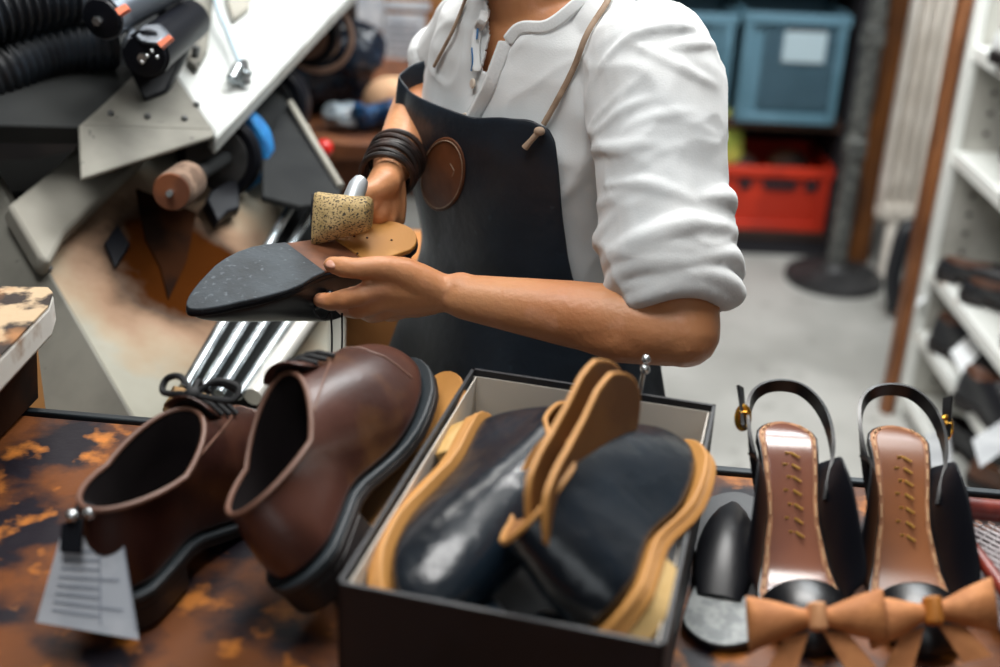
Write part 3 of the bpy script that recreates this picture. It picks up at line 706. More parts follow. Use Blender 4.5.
# left sleeve outline measured as (centre, radius) pairs down the arm
SLV = [((648, 52), .066, 1.325), ((655, 92), .071, 1.315), ((659, 140), .068, 1.30), ((661, 190), .065, 1.285), ((664, 215), .066, 1.278), ((667, 245), .067, 1.27), ((670, 272), .064, 1.263), ((673, 296), .056, 1.258)]
pts = [P(c[0], c[1], d) for c, r, d in SLV]
HEMD = (P(713, 322, 1.25)-P(628, 286, 1.25)).normalized()
rr_ = [r for c, r, d in SLV]
sh.tube([pts[0]+(pts[0]-pts[1]).normalized()*.05, pts[0]+(pts[0]-pts[1]).normalized()*.04, pts[0]+(pts[0]-pts[1]).normalized()*.02]+pts, [.02, .042, .058]+rr_, 28)
axs = (pts[-1]-pts[3]).normalized()
rnd = random.Random(11)
def fold(cx, cy, d, r, tilt, thick, ph=0, span=2*math.pi, wav=.004):
    c = P(cx, cy, d); u = axs.cross(FWD).normalized(); v = u.cross(axs).normalized(); n = 40; q = []; rad = []
    for k in range(n+1):
        a = ph+span*k/n
        e = 1 if span > 6.2 else math.sin(math.pi*k/n)**.5
        q.append(c+u*math.cos(a)*r+v*math.sin(a)*r+axs*(tilt*math.cos(a+.4)+wav*math.sin(3*a+cx)))
        rad.append(thick*1.12*(.35+.65*e)*(1+.35*math.sin(2*a+cy)))
    sh.tube(q, rad, 10)
for (cx, cy, d, r, ti, th) in ((663, 208, 1.281, .0625, .010, .0075), (665, 222, 1.277, .064, -.008, .0085), (666, 236, 1.274, .0645, .012, .0080), (668, 250, 1.270, .0645, -.004, .0095),
                               (670, 264, 1.267, .0640, .010, .0080), (672, 278, 1.263, .0625, -.006, .0090), (674, 291, 1.259, .058, .004, .0085), (675, 301, 1.257, .054, .004, .0070)):
    fold(cx, cy, d, r-.0045, ti, th)
for (cx, cy, d, r, ti, th, ph) in ((662, 165, 1.289, .0625, .02, .006, 2.2), (663, 185, 1.286, .062, -.022, .0065, 2.6), (660, 120, 1.30, .066, .03, .005, .3), (657, 205, 1.282, .062, .03, .006, 3.6)):
    fold(cx, cy, d, r, ti, th, ph, 2.4)
for k in range(16):
    t = rnd.uniform(.05, .95); cy = lerp(60, 215, t); cx = lerp(651, 664, t); fold(cx, cy, lerp(1.323, 1.278, t), lerp(.0672, .0622, t), rnd.uniform(-.04, .04), rnd.uniform(.0025, .0045), rnd.uniform(0, 6.28), rnd.uniform(1.2, 2.4), .006)
# right sleeve, short rolled
RS = [(SR, .053), (lerp(SR, ER, .3), .051), (lerp(SR, ER, .62), .050)]
sh.tube([a for a, b in RS], [b for a, b in RS], 20, round_ends=True)
for t, r in ((.50, .049), (.60, .050), (.68, .048)):
    c = lerp(SR, ER, t); ax_ = (ER-SR).normalized(); u = ax_.cross(FWD).normalized(); v = u.cross(ax_)
    sh.tube([c+u*math.cos(a)*r+v*math.sin(a)*r+ax_*.006*math.sin(a+t*9) for a in [2*math.pi*k/24 for k in range(25)]], .007, 8)
me = remeshed(sh, .0036, 3)
# soft drapery: long low ridges plus small creases
def drape(c):
    return mnoise.noise(Vector((c.x*9, c.y*9, c.z*5)))*.0050 + mnoise.noise(Vector((c.x*22+c.z*9, c.y*22, c.z*16)))*.0030
def ridge(v): return max(0, 1-abs(mnoise.noise(v))*3.2)**2
def drape2(c): return drape(c) + .0032*ridge(Vector((c.x*6+c.z*5, c.y*6-c.z*3, c.z*7-c.x*4))) + .0018*ridge(Vector((c.x*13-c.z*9+5, c.y*13, c.z*12+c.x*6)))
displace(me, drape2)
# neckline: open the cloth along a henley cut
NECK = [(482, -60), (487, 8), (489, 36), (482, 70), (493, 78), (500, 60), (506, 38), (520, 24), (545, 22), (572, 5), (590, -20), (600, -70)]
def inpoly(x, y, pl):
    r = False; n = len(pl)
    for i in range(n):
        x1, y1 = pl[i]; x2, y2 = pl[(i+1) % n]
        if (y1 > y) != (y2 > y) and x < (x2-x1)*(y-y1)/(y2-y1)+x1: r = not r
    return r
bm = bmesh.new(); bm.from_mesh(me)
kill = []
for f in bm.faces:
    c = f.calc_center_median(); q = proj(c)
    front = (c-Vector((N0.x, N0.y, c.z))).dot(F) > -.02
    if (front and inpoly(q[0], q[1], NECK)) or (c-(N0+Vector((0, 0, .0)))).length < .068 and c.z > N0.z-.02: kill.append(f)
bmesh.ops.delete(bm, geom=kill, context='FACES'); bm.to_mesh(me); bm.free()
shirt = obj('shirt', me, m_shirt, man, ang=180, solid=.003)

from mathutils.bvhtree import BVHTree
def bvh(o):
    dg = bpy.context.evaluated_depsgraph_get(); dg.update()
    m_ = o.evaluated_get(dg).to_mesh(); W_ = world(o)
    return BVHTree.FromPolygons([W_ @ v.co for v in m_.vertices], [tuple(p.vertices) for p in m_.polygons])
BS = bvh(shirt)
def hit(px, py, tree=None, off=0):
    r = ray(px, py).normalized(); h = (tree or BS).ray_cast(CAM, r)
    if h[0] is None: return None
    n = h[1] if h[1].dot(r) < 0 else -h[1]
    return h[0]+n*off, n
def onshirt(px, py, off=.0, tree=None, fall=1.40):
    h = hit(px, py, tree, off); return h[0] if h else P(px, py, fall)
# collar band and placket strips laid on the cloth
def band(name, pix, w, th, mat, parent, off=.002, n=6, tree=None):
    c = curve([onshirt(x, y, off, tree) for x, y in pix], n)
    rings = []
    for i, p in enumerate(c):
        t = (c[min(i+1, len(c)-1)]-c[max(i-1, 0)]).normalized(); d = (CAM-p).normalized(); s_ = t.cross(d).normalized(); nn_ = s_.cross(t).normalized()
        rings.append([p+s_*w+nn_*0, p+s_*w*.8+nn_*th, p-s_*w*.8+nn_*th, p-s_*w])
    return obj(name, MB().loft(rings), mat, parent, sub=1)
band('collar_band', [(598, -14), (576, 7), (548, 27), (522, 29), (509, 42)], .0085, .004, m_shirt2, shirt, .003)
band('placket', [(508, 42), (500, 64), (492, 84), (482, 104), (472, 122)], .010, .003, m_shirt2, shirt, .003)
band('placket', [(489, -10), (486, 16), (480, 30), (477, 50), (479, 72)], .007, .004, m_shirt2, shirt, .003)
band('neck_tape', [(481, 30), (480, 41)], .0014, .005, m_blueband, shirt, .006)
band('neck_tape', [(476, 48), (477, 62), (476, 70)], .0012, .005, m_blueband, shirt, .006)
for (x, y) in ((477, 84), (469, 117)):
    h = hit(x, y, None, .004)
    if h: obj('button', MB().cyl(h[0], h[0]+h[1]*.003, .0058, bev=.001, n=16), m_button, shirt)

# ---- apron: a leather sheet wrapped round the chest and belly
def top_z(al):
    return interp(al, [(a, z) for a, z in TOPS])
TOPS = sorted([tsolve(x, y, .012) for x, y in ((556, 142), (549, 128), (530, 119), (505, 117), (470, 116), (445, 107), (428, 98), (418, 84))])
EDR = sorted([(1.05, .0), (1.0, -.3), (.60, -.4)] + [(z, a) for a, z in [tsolve(x, y, .012) for x, y in ((556, 140), (559, 170), (562, 210), (567, 250), (574, 285))]])
amax = TOPS[-1][0]
print('APRON', [(round(a, 2), round(z, 3)) for a, z in TOPS], [(round(a, 2), round(z, 3)) for a, z in EDR], amax)
rows = []; NR, NC = 44, 60
def silh(z): return min((proj(tpt(a/100, z, .012))[0], a/100) for a in range(120, 300, 3))[1]
def zfor(al, off, py): return min((abs(proj(tpt(al, 1.15+k*.002, off))[1]-py), 1.15+k*.002) for k in range(120))[1]
al_s = silh(1.28)
TOPS = [t for t in TOPS if t[0] < al_s-.30][:6]
ctl = [(a, .012, z) for a, z in TOPS] + [(al_s-.12, .022, zfor(al_s-.12, .022, 88)), (al_s+.02, .034, zfor(al_s, .034, 75)), (al_s+.16, .022, zfor(al_s+.16, .022, 64)), (al_s+.28, .008, zfor(al_s+.26, .006, 60)), (al_s+.48, .0, zfor(al_s+.26, .006, 60))]
print('CTL', [tuple(round(v, 3) for v in c) for c in ctl])
alL = ctl[-1][0]
for i in range(NR+1):
    t = i/NR; row = []
    for j in range(NC+1):
        u = j/NC
        aR = interp(lerp(1.30, .62, t), EDR); al = lerp(aR, alL, u)
        z = lerp(interp(al, [(a, z) for a, o, z in ctl]), .60, t)
        aR2 = interp(z, EDR); al = lerp(aR2, alL, u)
        fade = min(1, max(0, (z-1.08)/.14))
        off = lerp(.012, interp(al, [(a, o) for a, o, z_ in ctl]), fade) + .004*mnoise.noise(Vector((al*2.5, z*7, 3)))*min(1, t*6)
        flare = max(0, 1.08-z)
        off += flare*(.10+.22*max(0, u-.35)) + .024*flare*math.sin(al*9)
        zz = max(z, .80)
        p = tpt(al, zz, off); p.z = z; row.append(p)
    rows.append(row)
mb = MB(); mb.loft(rows, False, False, closed=False)
apron = obj('apron', mb, m_apron, man, ang=180, solid=.0028, sub=1)
BA = bvh(apron)
# brown oval patch
ring = []
def onap(px, py, off): 
    h = hit(px, py, BA, off); return h[0] if h else onshirt(px, py, off)
out = []; inn = []; mid = []
for k in range(40):
    a = 2*math.pi*k/40; ca, sa = math.cos(a), math.sin(a)
    x = 443.5+22*ca-5*sa*1.0; y = 174+37*sa+3*ca
    out.append(onap(x, y, .0008)); mid.append(onap(443.5+(x-443.5)*.975, 174+(y-174)*.975, .0022)); inn.append(onap(443.5+(x-443.5)*.5, 174+(y-174)*.5, .0024))
patch = obj('leather_patch', MB().loft([out, mid, inn]), m_patch, apron, ang=15)
st = [onap(443.5+(22*math.cos(a)-5*math.sin(a))*.91, 174+(37*math.sin(a)+3*math.cos(a))*.91, .0026) for a in [2*math.pi*k/60 for k in range(61)]]
obj('stitching', MB().tube(st, .0006, 6), m_strap, apron)
obj('scratch', MB().tube([onap(452, 163, .0026), onap(456, 170, .0026), onap(454, 176, .0026)], .0006, 6), m_strap, apron)
# cords over the shoulders
def cord(pix, off, w=.0036):
    pts = curve([onshirt(x, y, off) for x, y in pix], 6); return pts
mb = MB().tube(cord([(622, -40), (609, 0), (592, 34), (575, 68), (560, 98), (545, 124)], .005), .0035, 10, flat=.6)
obj('strap', mb, m_strap, apron)
k0 = onap(541, 131, .006); k1 = onap(533, 140, .006); k2 = onap(527, 147, .006)
kn_ = obj('strap_knot', MB().ball(k0, .0062, .005, .005), m_strap, apron)
obj('strap_tail', MB().tube([k0, k1, k2], [.0035, .0032, .004], 10), m_strap, apron)
obj('strap', MB().tube(cord([(476, -40), (469, 0), (458, 28), (448, 48), (438, 66)], .005), .0035, 10, flat=.6), m_strap, apron)
# wrist cords on the right wrist
axr = (WR-ER).normalized(); u = axr.cross(FWD).normalized(); v = u.cross(axr)
br = None
for k in range(7):
    c = WR-axr*(.036-.0075*k); r = .0325-.0004*k
    o = obj('bracelet' if br is None else 'cord_strand', MB().tube([c+u*math.cos(a)*r+v*math.sin(a)*r+axr*.004*math.sin(a*1+k*1.7) for a in [2*math.pi*j/36 for j in range(37)]], .0034, 8), m_brace, man if br is None else br)
    br = br or o
# ------------------------------------------------------------------ shoe maker functions
LAST = [(0, .027), (.10, .0325), (.22, .0325), (.36, .029), (.50, .0345), (.66, .0455), (.78, .0435), (.88, .037), (1, .031)]
def outline(L, wid=1.0, n=48, bend=.006, toe=.20, grow=0, table=LAST):
    out = []
    for k in range(n):
        ph = 2*math.pi*k/n; t = (1-math.cos(ph))/2; s = 1 if ph < math.pi else -1
        w = interp(t, table)*wid
        if t < .11: w *= math.sqrt(max(0, 1-((.11-t)/.11)**2))
        if t > 1-toe: w *= max(0, 1-((t-1+toe)/toe)**2.2)**.5
        c = bend*math.sin(math.pi*min(1, t*1.1))*(1 if t < .9 else (1-t)/.1)
        if abs(math.sin(ph)) < 1e-6: w = 0
        x = t*L; y = c+s*(w)
        if grow:
            g = Vector((-math.cos(ph), math.sin(ph)*1.0)); x += g.x*grow; y += g.y*grow
        out.append((x, y))
    return out
def zrise(x, L, heel, spring=.010):
    t = x/L
    if t < .26: z = heel
    elif t < .60: q = (t-.26)/.34; z = heel*(1-q*q*(3-2*q))
    else: z = 0
    if t > .72: z += spring*((t-.72)/.28)**2
    return z
class Shoe:
    """local frame: x heel to toe, z up from the ground"""
    def __init__(s, MW, L=.29, table=LAST, heel=.024, sole=.008, wid=1.0, oc=.085, ox=.066, oy=.031, oz=(.078, .072, .098), ins=.080, toe=.20, bend=.006, N=48, toeh=.022, p1=.030):
        s.__dict__.update(locals()); s.out = outline(L, wid, N, bend, toe, 0, table)
    def W(s, v): return s.MW @ Vector(v)
    def up(s, ph, t):
        k = ph/(2*math.pi)*s.N; i = int(math.floor(k)) % s.N; f = k-math.floor(k); j = (i+1) % s.N
        x = lerp(s.out[i][0], s.out[j][0], f); y = lerp(s.out[i][1], s.out[j][1], f)
        zb = zrise(x, s.L, s.heel)+s.sole
        P0 = Vector((x*.985+.003, y*.94, zb)); c = -math.cos(ph); a = abs(math.sin(ph))
        fr = max(0, c); bk = max(0, -c)
        oz = s.oz[1]*(1-abs(c)) + s.oz[0]*bk + s.oz[2]*fr
        P3 = Vector((s.oc+s.ox*c, s.oy*math.sin(ph), s.heel*.8+oz))
        P1 = P0+Vector((.004*c, .005*math.copysign(a, math.sin(ph)), s.p1+s.toeh*fr**2))
        P2 = lerp(P3, P0, .30); P2.z = lerp(P3.z-.018, s.heel*.5+s.ins, fr**1.5)
        if fr > 0: P2.x = lerp(P2.x, P3.x+(P0.x-P3.x)*.34, fr)
        u = 1-t; return P0*u**3 + P1*3*u*u*t + P2*3*u*t*t + P3*t**3
    def upper(s, mat, root, name='upper', nt=16):
        rings = [[s.W(s.up(2*math.pi*k/s.N, j/nt)) for k in range(s.N)] for j in range(nt+1)]
        return obj(name, MB().loft(rings, True, False), mat, root, ang=180, sub=1)
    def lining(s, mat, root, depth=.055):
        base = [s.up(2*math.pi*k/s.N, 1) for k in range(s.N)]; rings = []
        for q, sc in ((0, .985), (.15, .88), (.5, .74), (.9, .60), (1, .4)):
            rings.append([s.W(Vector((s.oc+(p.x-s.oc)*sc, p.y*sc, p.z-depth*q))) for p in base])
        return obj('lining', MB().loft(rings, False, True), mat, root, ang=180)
    def collar(s, mat, root, r=.0028):
        return obj('collar_binding', MB().tube([s.W(s.up(2*math.pi*k/s.N, 1)) for k in range(s.N+1)], r, 8), mat, root)
    def plate(s, name, z0, z1, mat, root, grow=0, xr=(0, 1), bev=.0015):
        o = outline(s.L, s.wid, s.N, s.bend, s.toe, grow, s.table); N = s.N; lo, hi = xr[0]*s.L, xr[1]*s.L
        st = [(o[k], o[(N-k) % N]) for k in range(N//2+1)]
        if xr[0] > 0 or xr[1] < 1:
            q = []
            for k, (a, b) in enumerate(st):
                if k:
                    a0, b0 = st[k-1]
                    for lim in ((lo,) if xr[0] > 0 else ()) + ((hi,) if xr[1] < 1 else ()):
                        if (a0[0]-lim)*(a[0]-lim) < 0:
                            f_ = (lim-a0[0])/(a[0]-a0[0]); q.append(((lim, lerp(a0[1], a[1], f_)), (lim, lerp(b0[1], b[1], f_))))
                if (xr[0] == 0 or a[0] >= lo) and (xr[1] == 1 or a[0] <= hi): q.append((a, b))
            st = q
        f = lambda z, x: (zrise(x, s.L, s.heel)+z[1]) if isinstance(z, tuple) else z
        mb = MB(); V = []
        for a, b in st:
            for p in (a, b):
                for z in (z0, z1): V.append(s.W((p[0], p[1], f(z, p[0]))))
        F_ = []
        for k in range(len(st)-1):
            i = 4*k; n = i+4
            F_ += [(i, n, n+2, i+2), (i+1, i+3, n+3, n+1), (i, i+1, n+1, n), (i+2, n+2, n+3, i+3)]
        e = 4*(len(st)-1); F_ += [(0, 2, 3, 1), (e, e+1, e+3, e+2)]
        mb.v = V; mb.f = F_
        me = mb.mesh(name); bm = bmesh.new(); bm.from_mesh(me); bmesh.ops.remove_doubles(bm, verts=bm.verts, dist=1e-6)
        bmesh.ops.recalc_face_normals(bm, faces=bm.faces); bm.to_mesh(me); bm.free()
        return obj(name, me, mat, root, bev=bev, ang=50)
    def path(s, name, phts, mat, root, r=.0012, off=0.0):
        return obj(name, MB().tube([s.W(s.up(p, t)) for p, t in phts], r, 6), mat, root)
    def seam_x(s, x, mat, root, name='seam', r=.0012):      # a seam over the toe at constant x
        pts = []
        for k in range(25):
            ph = math.pi+R(-75)+R(150)*k/24; best = min(((abs(s.up(ph, t/40).x-x), t/40) for t in range(41)))
            if best[0] < .006: pts.append(s.W(s.up(ph, best[1])))
        if len(pts) > 3: return obj(name, MB().tube(pts, r, 6), mat, root)
def empty_at(name, label, cat, loc, group=None): return thing(name, label, cat, loc, 0, group)

m_brown = M('dark_brown_leather', '#25110f', .32, col2='#371d17', scale=9, lo=.4, hi=.7, col3='#5a3626', scale3=7, lo3=.58, hi3=.75, bump=.06, bscale=150, spec=.6)
m_brown2 = M('mid_brown_leather', '#54332a', .32, col2='#3a201a', scale=8, lo=.4, hi=.65, col3='#6d4a2c', scale3=9, lo3=.58, hi3=.75, bump=.06, bscale=150, spec=.6)
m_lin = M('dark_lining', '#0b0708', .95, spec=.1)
m_bind = M('brown_binding', '#6a4a3c', .5)
m_welt = M('dark_grey_welt', '#2c3338', .5)
m_tan = M('tan_sole_leather', '#c08a4a', .55, col2='#a97538', scale=9, lo=.4, hi=.7)
m_tan2 = M('pale_heel_leather', '#cfae74', .6, col2='#bd9759', scale=12, stretch=(1, 1, 6))
m_lace = M('black_lace', '#0d0f13', .7)
m_heelblk = M('dark_heel', '#191414', .5)

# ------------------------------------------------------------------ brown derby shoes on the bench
def derby(tag_args, H, T, up, L, mats, knot=True, **k):
    MW = frame(H, T-H, up); s = Shoe(MW, L=L, **k); root = empty_at(*tag_args, H)
    up_ = s.upper(mats[0], root); s.lining(m_lin, root, .06); s.collar(m_bind, root, .0024)
    s.plate('welt', (0, .003), (0, .0085), m_welt, root, grow=.005)
    s.plate('sole', (0, -.004), (0, .003), mats[1], root, grow=.004)
    s.plate('heel', .0, (0, -.004), mats[2], root, grow=.003, xr=(0, .26))
    s.seam_x(L*.80, m_bind, up_, 'toe_cap_seam')
    s.path('vamp_seam', [(math.pi-a, .60+.38*abs(a)/1.3) for a in [R(x) for x in range(-70, 71, 7)]], m_bind, up_, .0011)
    # tongue and lacing over the instep
    a = s.up(math.pi, .72); b = s.up(math.pi, 1)
    tg = MB(); rings = []
    for q in range(7):
        c = lerp(a, b, q/6*1.0)+Vector((-.004*q/6, 0, .003+.012*(q/6)**2)); w = lerp(.012, .026, q/6)
        rings.append([s.W(c+Vector((0, w*x, -.014*x*x*(1)))) for x in (-1, -.6, -.2, .2, .6, 1)])
    obj('tongue', tg.loft(rings, False, False, closed=False), mats[3], root, solid=.003, sub=1, ang=180)
    for q in range(4):
        c = lerp(a, b, .15+.25*q)+Vector((0, 0, .0065)); w = .022
        obj('lace', MB().tube([s.W(c+Vector((.001*(1 if x > 0 else -1), w*x, .003-.013*x*x))) for x in (-1, -.5, 0, .5, 1)], .0026, 8), m_lace, root)
    if knot:
        c = lerp(a, b, .85)+Vector((.002, 0, .012)); kt = obj('lace_bow', MB().ball(s.W(c), .008), m_lace, root)
        for sd in (-1, 1):
            obj('bow_loop', MB().tube(curve([s.W(c+Vector(v)) for v in ((0, 0, 0), (.012, .018*sd, .010), (.016, .036*sd, .004), (.006, .034*sd, -.004), (0, .006*sd, 0))], 6), .0030, 8), m_lace, kt)
            obj('lace_end', MB().tube(curve([s.W(c+Vector(v)) for v in ((0, 0, 0), (.022, .008*sd, .002), (.038, .016*sd, -.010), (.048, .016*sd, -.022))], 5), .0026, 8), m_lace, kt)
    return root, s
H1 = PZ(103, 634, 1.002); T1 = PZ(290, 446, 1.002); T1 = H1+(T1-H1).normalized()*.30
r1, s1 = derby(('derby_shoe', 'dark brown leather derby shoe upright with a paper repair tag clipped to its collar', 'shoe'), H1, T1, (-.10, -.02, 1), .30, (m_brown, m_heelblk, m_heelblk, m_brown),
               wid=1.08, oc=.088, ox=.072, oy=.038, oz=(.086, .080, .102), ins=.084)
r1['group'] = 'brown derby shoes on the bench'
H2 = PZ(300, 590, 1.055); T2 = P(392, 408, 1.10)
dv = (T2-H2).normalized()
up2 = Vector((-.60, -.05, .80))
H2 = PZ(316, 610, 1.034); T2 = H2 + (PZ(404, 402, 1.090)-H2).normalized()*.298
r2, s2 = derby(('derby_shoe', 'brown leather derby shoe tilted over, between the tagged shoe and the black box', 'shoe'), H2, T2, up2, .295, (m_brown2, m_heelblk, m_heelblk, m_brown2),
               wid=1.08, oc=.086, ox=.072, oy=.037, oz=(.080, .074, .104), ins=.086, knot=False)
r2['group'] = 'brown derby shoes on the bench'
# paper repair tag
m_tagp = M('tag_paper', '#a9aeb6', .8, col2='#9da3ac', scale=20)
m_ink = M('grey_print', '#7b828d', .8)
tg = thing('repair_tag', 'white printed paper repair tag hanging at the heel of the upright brown shoe', 'tag', PZ(85, 590, 1.03))
ta, tb_, tc_, td_ = P(60, 538, .970), P(122, 533, .976), P(139, 640, .950), P(36, 622, .950)
n_ = (tb_-ta).cross(td_-ta).normalized(); n_ = n_ if n_.dot(CAM-ta) > 0 else -n_
obj('paper', MB().prism([ta, tb_, tc_, td_], -n_*.0008), m_tagp, tg)
for k in range(8):
    t = .16+.095*k; a_ = lerp(ta, td_, t); b_ = lerp(tb_, tc_, t); a2, b2 = lerp(a_, b_, .12), lerp(a_, b_, .62 if k % 3 else .88); dn = (td_-ta).normalized()*.0018
    obj('printed_line', MB().prism([a2, b2, b2+dn, a2+dn], n_*.0003), m_ink, tg)
for t in (.62, .976):
    a2, b2 = lerp(lerp(ta, tb_, t), lerp(td_, tc_, t), .10), lerp(lerp(ta, tb_, t), lerp(td_, tc_, t), .92); dx = (tb_-ta).normalized()*.0012
    obj('printed_rule', MB().prism([a2, b2, b2+dx, a2+dx], n_*.0003), m_ink, tg)
obj('clip', MB().prism([P(62, 524, .970), P(84, 518, .970), P(82, 554, .962), P(60, 552, .962)], n_*.003), m_blk, tg, bev=.001)
for x, y in ((72, 516), (90, 513)): obj('clip_stud', MB().ball(P(x, y, .966), .0052), m_steel, tg)
obj('string', MB().tube(curve([P(72, 520, .967), P(80, 505, .976), P(95, 510, .976), P(90, 520, .970)]), .0025, 8), m_blk, tg)

# ------------------------------------------------------------------ black shoe box with boots
m_box = M('black_box_card', '#12161c', .55, col2='#181c23', scale=10)
m_boxin = M('box_lining_grey', '#dcd6cc', .8, col2='#cfc9bf', scale=8)
ZR = 1.115
bA, bB, bC, bD = PZ(462, 362, ZR), PZ(703, 407, ZR), PZ(690, 642, ZR), PZ(343, 592, ZR)
# square the box up
ux = ((bB-bA).normalized()+(bC-bD).normalized()).normalized(); uy = Vector((-ux.y, ux.x, 0))
W_ = .232; L_ = max(.30, ((bA-bD).dot(uy)+(bB-bC).dot(uy))/2); c0 = (bA+bB+bC+bD)/4
def bx(u, v, z): return Vector((c0.x, c0.y, 0))+ux*u*W_/2+uy*v*L_/2+Vector((0, 0, z))
print('BOX', W_, L_, [proj(bx(u, v, ZR))[:2] for u, v in ((-1, 1), (1, 1), (1, -1), (-1, -1))])
box = thing('shoe_box', 'open black shoe box with pale grey inside holding a pair of black boots', 'box', bx(0, 0, 1.001))
z0 = 1.002; t_ = .003
def wall(name, a, b, inn, mat, zt=ZR, th=.003, zb=z0):
    d = inn*th; return obj(name, MB().prism([a+Vector((0, 0, zb)), b+Vector((0, 0, zb)), b+Vector((0, 0, zt)), a+Vector((0, 0, zt))], d), mat, box)
fl = lambda u, v: bx(u, v, 0)
obj('box_bottom', MB().prism([bx(-1, -1, z0), bx(1, -1, z0), bx(1, 1, z0), bx(-1, 1, z0)], (0, 0, .003)), m_box, box)
wall('box_wall', fl(-1, -1), fl(1, -1), uy, m_box); wall('box_wall', fl(-1, 1), fl(1, 1), -uy, m_box)
wall('box_wall', fl(-1, -1), fl(-1, 1), ux, m_box); wall('box_wall', fl(1, -1), fl(1, 1), -ux, m_box)
e = .975
wall('inner_lining', fl(-e, -e), fl(e, -e), uy, m_boxin, ZR-.006, .001, z0+.004); wall('inner_lining', fl(-e, e), fl(e, e), -uy, m_boxin, ZR-.006, .001, z0+.004)
e2 = .955
wall('inner_lining', fl(-e2, -e), fl(-e2, e), ux, m_boxin, ZR-.006, .001, z0+.004); wall('inner_lining', fl(e2, -e), fl(e2, e), -ux, m_boxin, ZR-.006, .001, z0+.004)

m_blkl = M('black_polished_leather', '#0d141c', .25, col2='#18242f', scale=8, lo=.4, hi=.7, bump=.9, bscale=22, spec=.7)
m_tanin = M('tan_boot_lining', '#8a5a24', .7)
def boot(tag_args, H, T, up, L=.275, **k):
    MW = frame(H, T-H, up); s = Shoe(MW, L=L, **k); root = empty_at(*tag_args, H, 'black boots in the box')
    u_ = s.upper(m_blkl, root); s.lining(m_tanin, root, .09); s.collar(m_tan, root, .0022)
    s.plate('welt', (0, .004), (0, .0095), m_tan, root, grow=.0055)
    s.plate('sole', (0, -.004), (0, .004), m_tan, root, grow=.0045)
    s.plate('heel', .0, (0, -.004), m_tan2, root, grow=.002, xr=(0, .27), bev=.003)
    return root, s, u_
BOOT_T = [(0, .030), (.1, .0345), (.22, .0350), (.36, .0335), (.5, .036), (.66, .0425), (.78, .0420), (.88, .037), (1, .031)]
kw = dict(table=BOOT_T, bend=.002, heel=.020, sole=.009, wid=1.0, oc=.078, ox=.058, oy=.036, oz=(.098, .094, .112), ins=.084)
# left boot: toe towards us, sole against the left wall
Hb = P(468, 436, 1.06); Tb = P(400, 590, .835)
Hb = bx(-.80, .62, 1.075); Tb = bx(-.78, -.93, 1.06)
rb1, sb1, ub1 = boot(('ankle_boot', 'black ankle boot on the left of the box, tan heel at the far end', 'boot'), Hb, Tb, ux*.80+Vector((0, 0, .45)), **kw)
# right boot: heel towards us, sole against the right wall
Hb2 = bx(.80, -.90, 1.085); Tb2 = bx(.86, .72, 1.085)
rb2, sb2, ub2 = boot(('ankle_boot', 'black ankle boot on the right of the box, pale heel at the near end', 'boot'), Hb2, Tb2, -ux*.80+Vector((0, 0, .62)), **kw)
m_soleshade = M('shaded_sole_face', '#7d5222', .6, col2='#6a431b', scale=10)  # sole tan darkened to brown, painted shade of the downward face
# loose tan soles standing between the boots
def loose_sole(label, cen, x, up, L=.235, curl=.008, grp='loose tan soles in the box'):
    MW = frame(cen, x, up); o = outline(L, 1.12, 40, .004, .26, 0, BOOT_T); mb = MB(); n = len(o); r = []
    for dz in (0, .0045):
        r.append([])
        for px_, py_ in o:
            t = px_/L; zz = curl*(max(0, .45-t)/.45)**2 + curl*.15*(max(0, t-.7)/.3)**2
            r[-1].append(MW @ Vector((px_, py_, zz+dz)))
    mb.v = r[0]+r[1]; mb.f = [(i, (i+1) % n, n+(i+1) % n, n+i) for i in range(n)]
    for i in range(n//2):
        for off in (0, n):
            q = []
            for v in (i, (i+1) % n, (n-i-1) % n, (n-i) % n):
                if v+off not in q: q.append(v+off)
            if len(q) >= 3: mb.f.append(tuple(q))
    t = tag(obj('loose_sole', mb, m_tan, bev=.001, ang=60), label, 'shoe sole', grp)
    me = MB(); cxy = [(px_*.97+L*.015, py_*.96) for px_, py_ in o]
    fz = lambda x: curl*(max(0, .45-x/L)/.45)**2 + curl*.15*(max(0, x/L-.7)/.3)**2 + .0051
    me.v = [MW @ Vector((x, y, fz(x))) for x, y in cxy]
    for i in range(n//2):
        q = []
        for v in (i, (i+1) % n, (n-i-1) % n, (n-i) % n):
            if v not in q: q.append(v)
        if len(q) >= 3: me.f.append(tuple(q))
    if grp: obj('sole_face_shade', me, m_soleshade, t, ang=180)
    return t
A_ = P(534, 552, .875); B_ = P(634, 392, 1.02); xd = (B_-A_).normalized(); LSO = (B_-A_).length
sd_up = (-FWD*.72+RGT*.42-UPV*.35)
loose_sole('tan leather sole standing between the two boots, front one of the pair', A_, xd, sd_up, L=LSO)
loose_sole('tan leather sole standing between the two boots, back one of the pair', A_-sd_up*.016-RGT*.005+UPV*.004, xd, sd_up, L=LSO)
_ax = (T2-H2).normalized(); _rt = _ax.cross(up2).normalized(); _up = _rt.cross(_ax).normalized()
loose_sole('tan leather sole wedged upright between the tilted brown shoe and the box', H2+_ax*.075+_rt*.014-_up*.021, _ax, _up, L=.235, grp=None)
# crumpled dark lining at the near end of the box
c = bx(-.05, -.74, 1.045); mb = MB(); rnd = random.Random(4)
for k in range(12): mb.ball(c+ux*rnd.uniform(-.045, .045)+uy*rnd.uniform(-.02, .03)+Vector((0, 0, rnd.uniform(-.02, .02))), rnd.uniform(.012, .022))
me = remeshed(mb, .004, 2)
displace(me, lambda c: mnoise.noise(c*70)*.005)
tag(obj('crumpled_leather', me, M('dark_blue_leather', '#111a24', .35, col2='#20303f', scale=40)), 'crumpled dark blue leather piece at the near end of the box', 'leather piece')
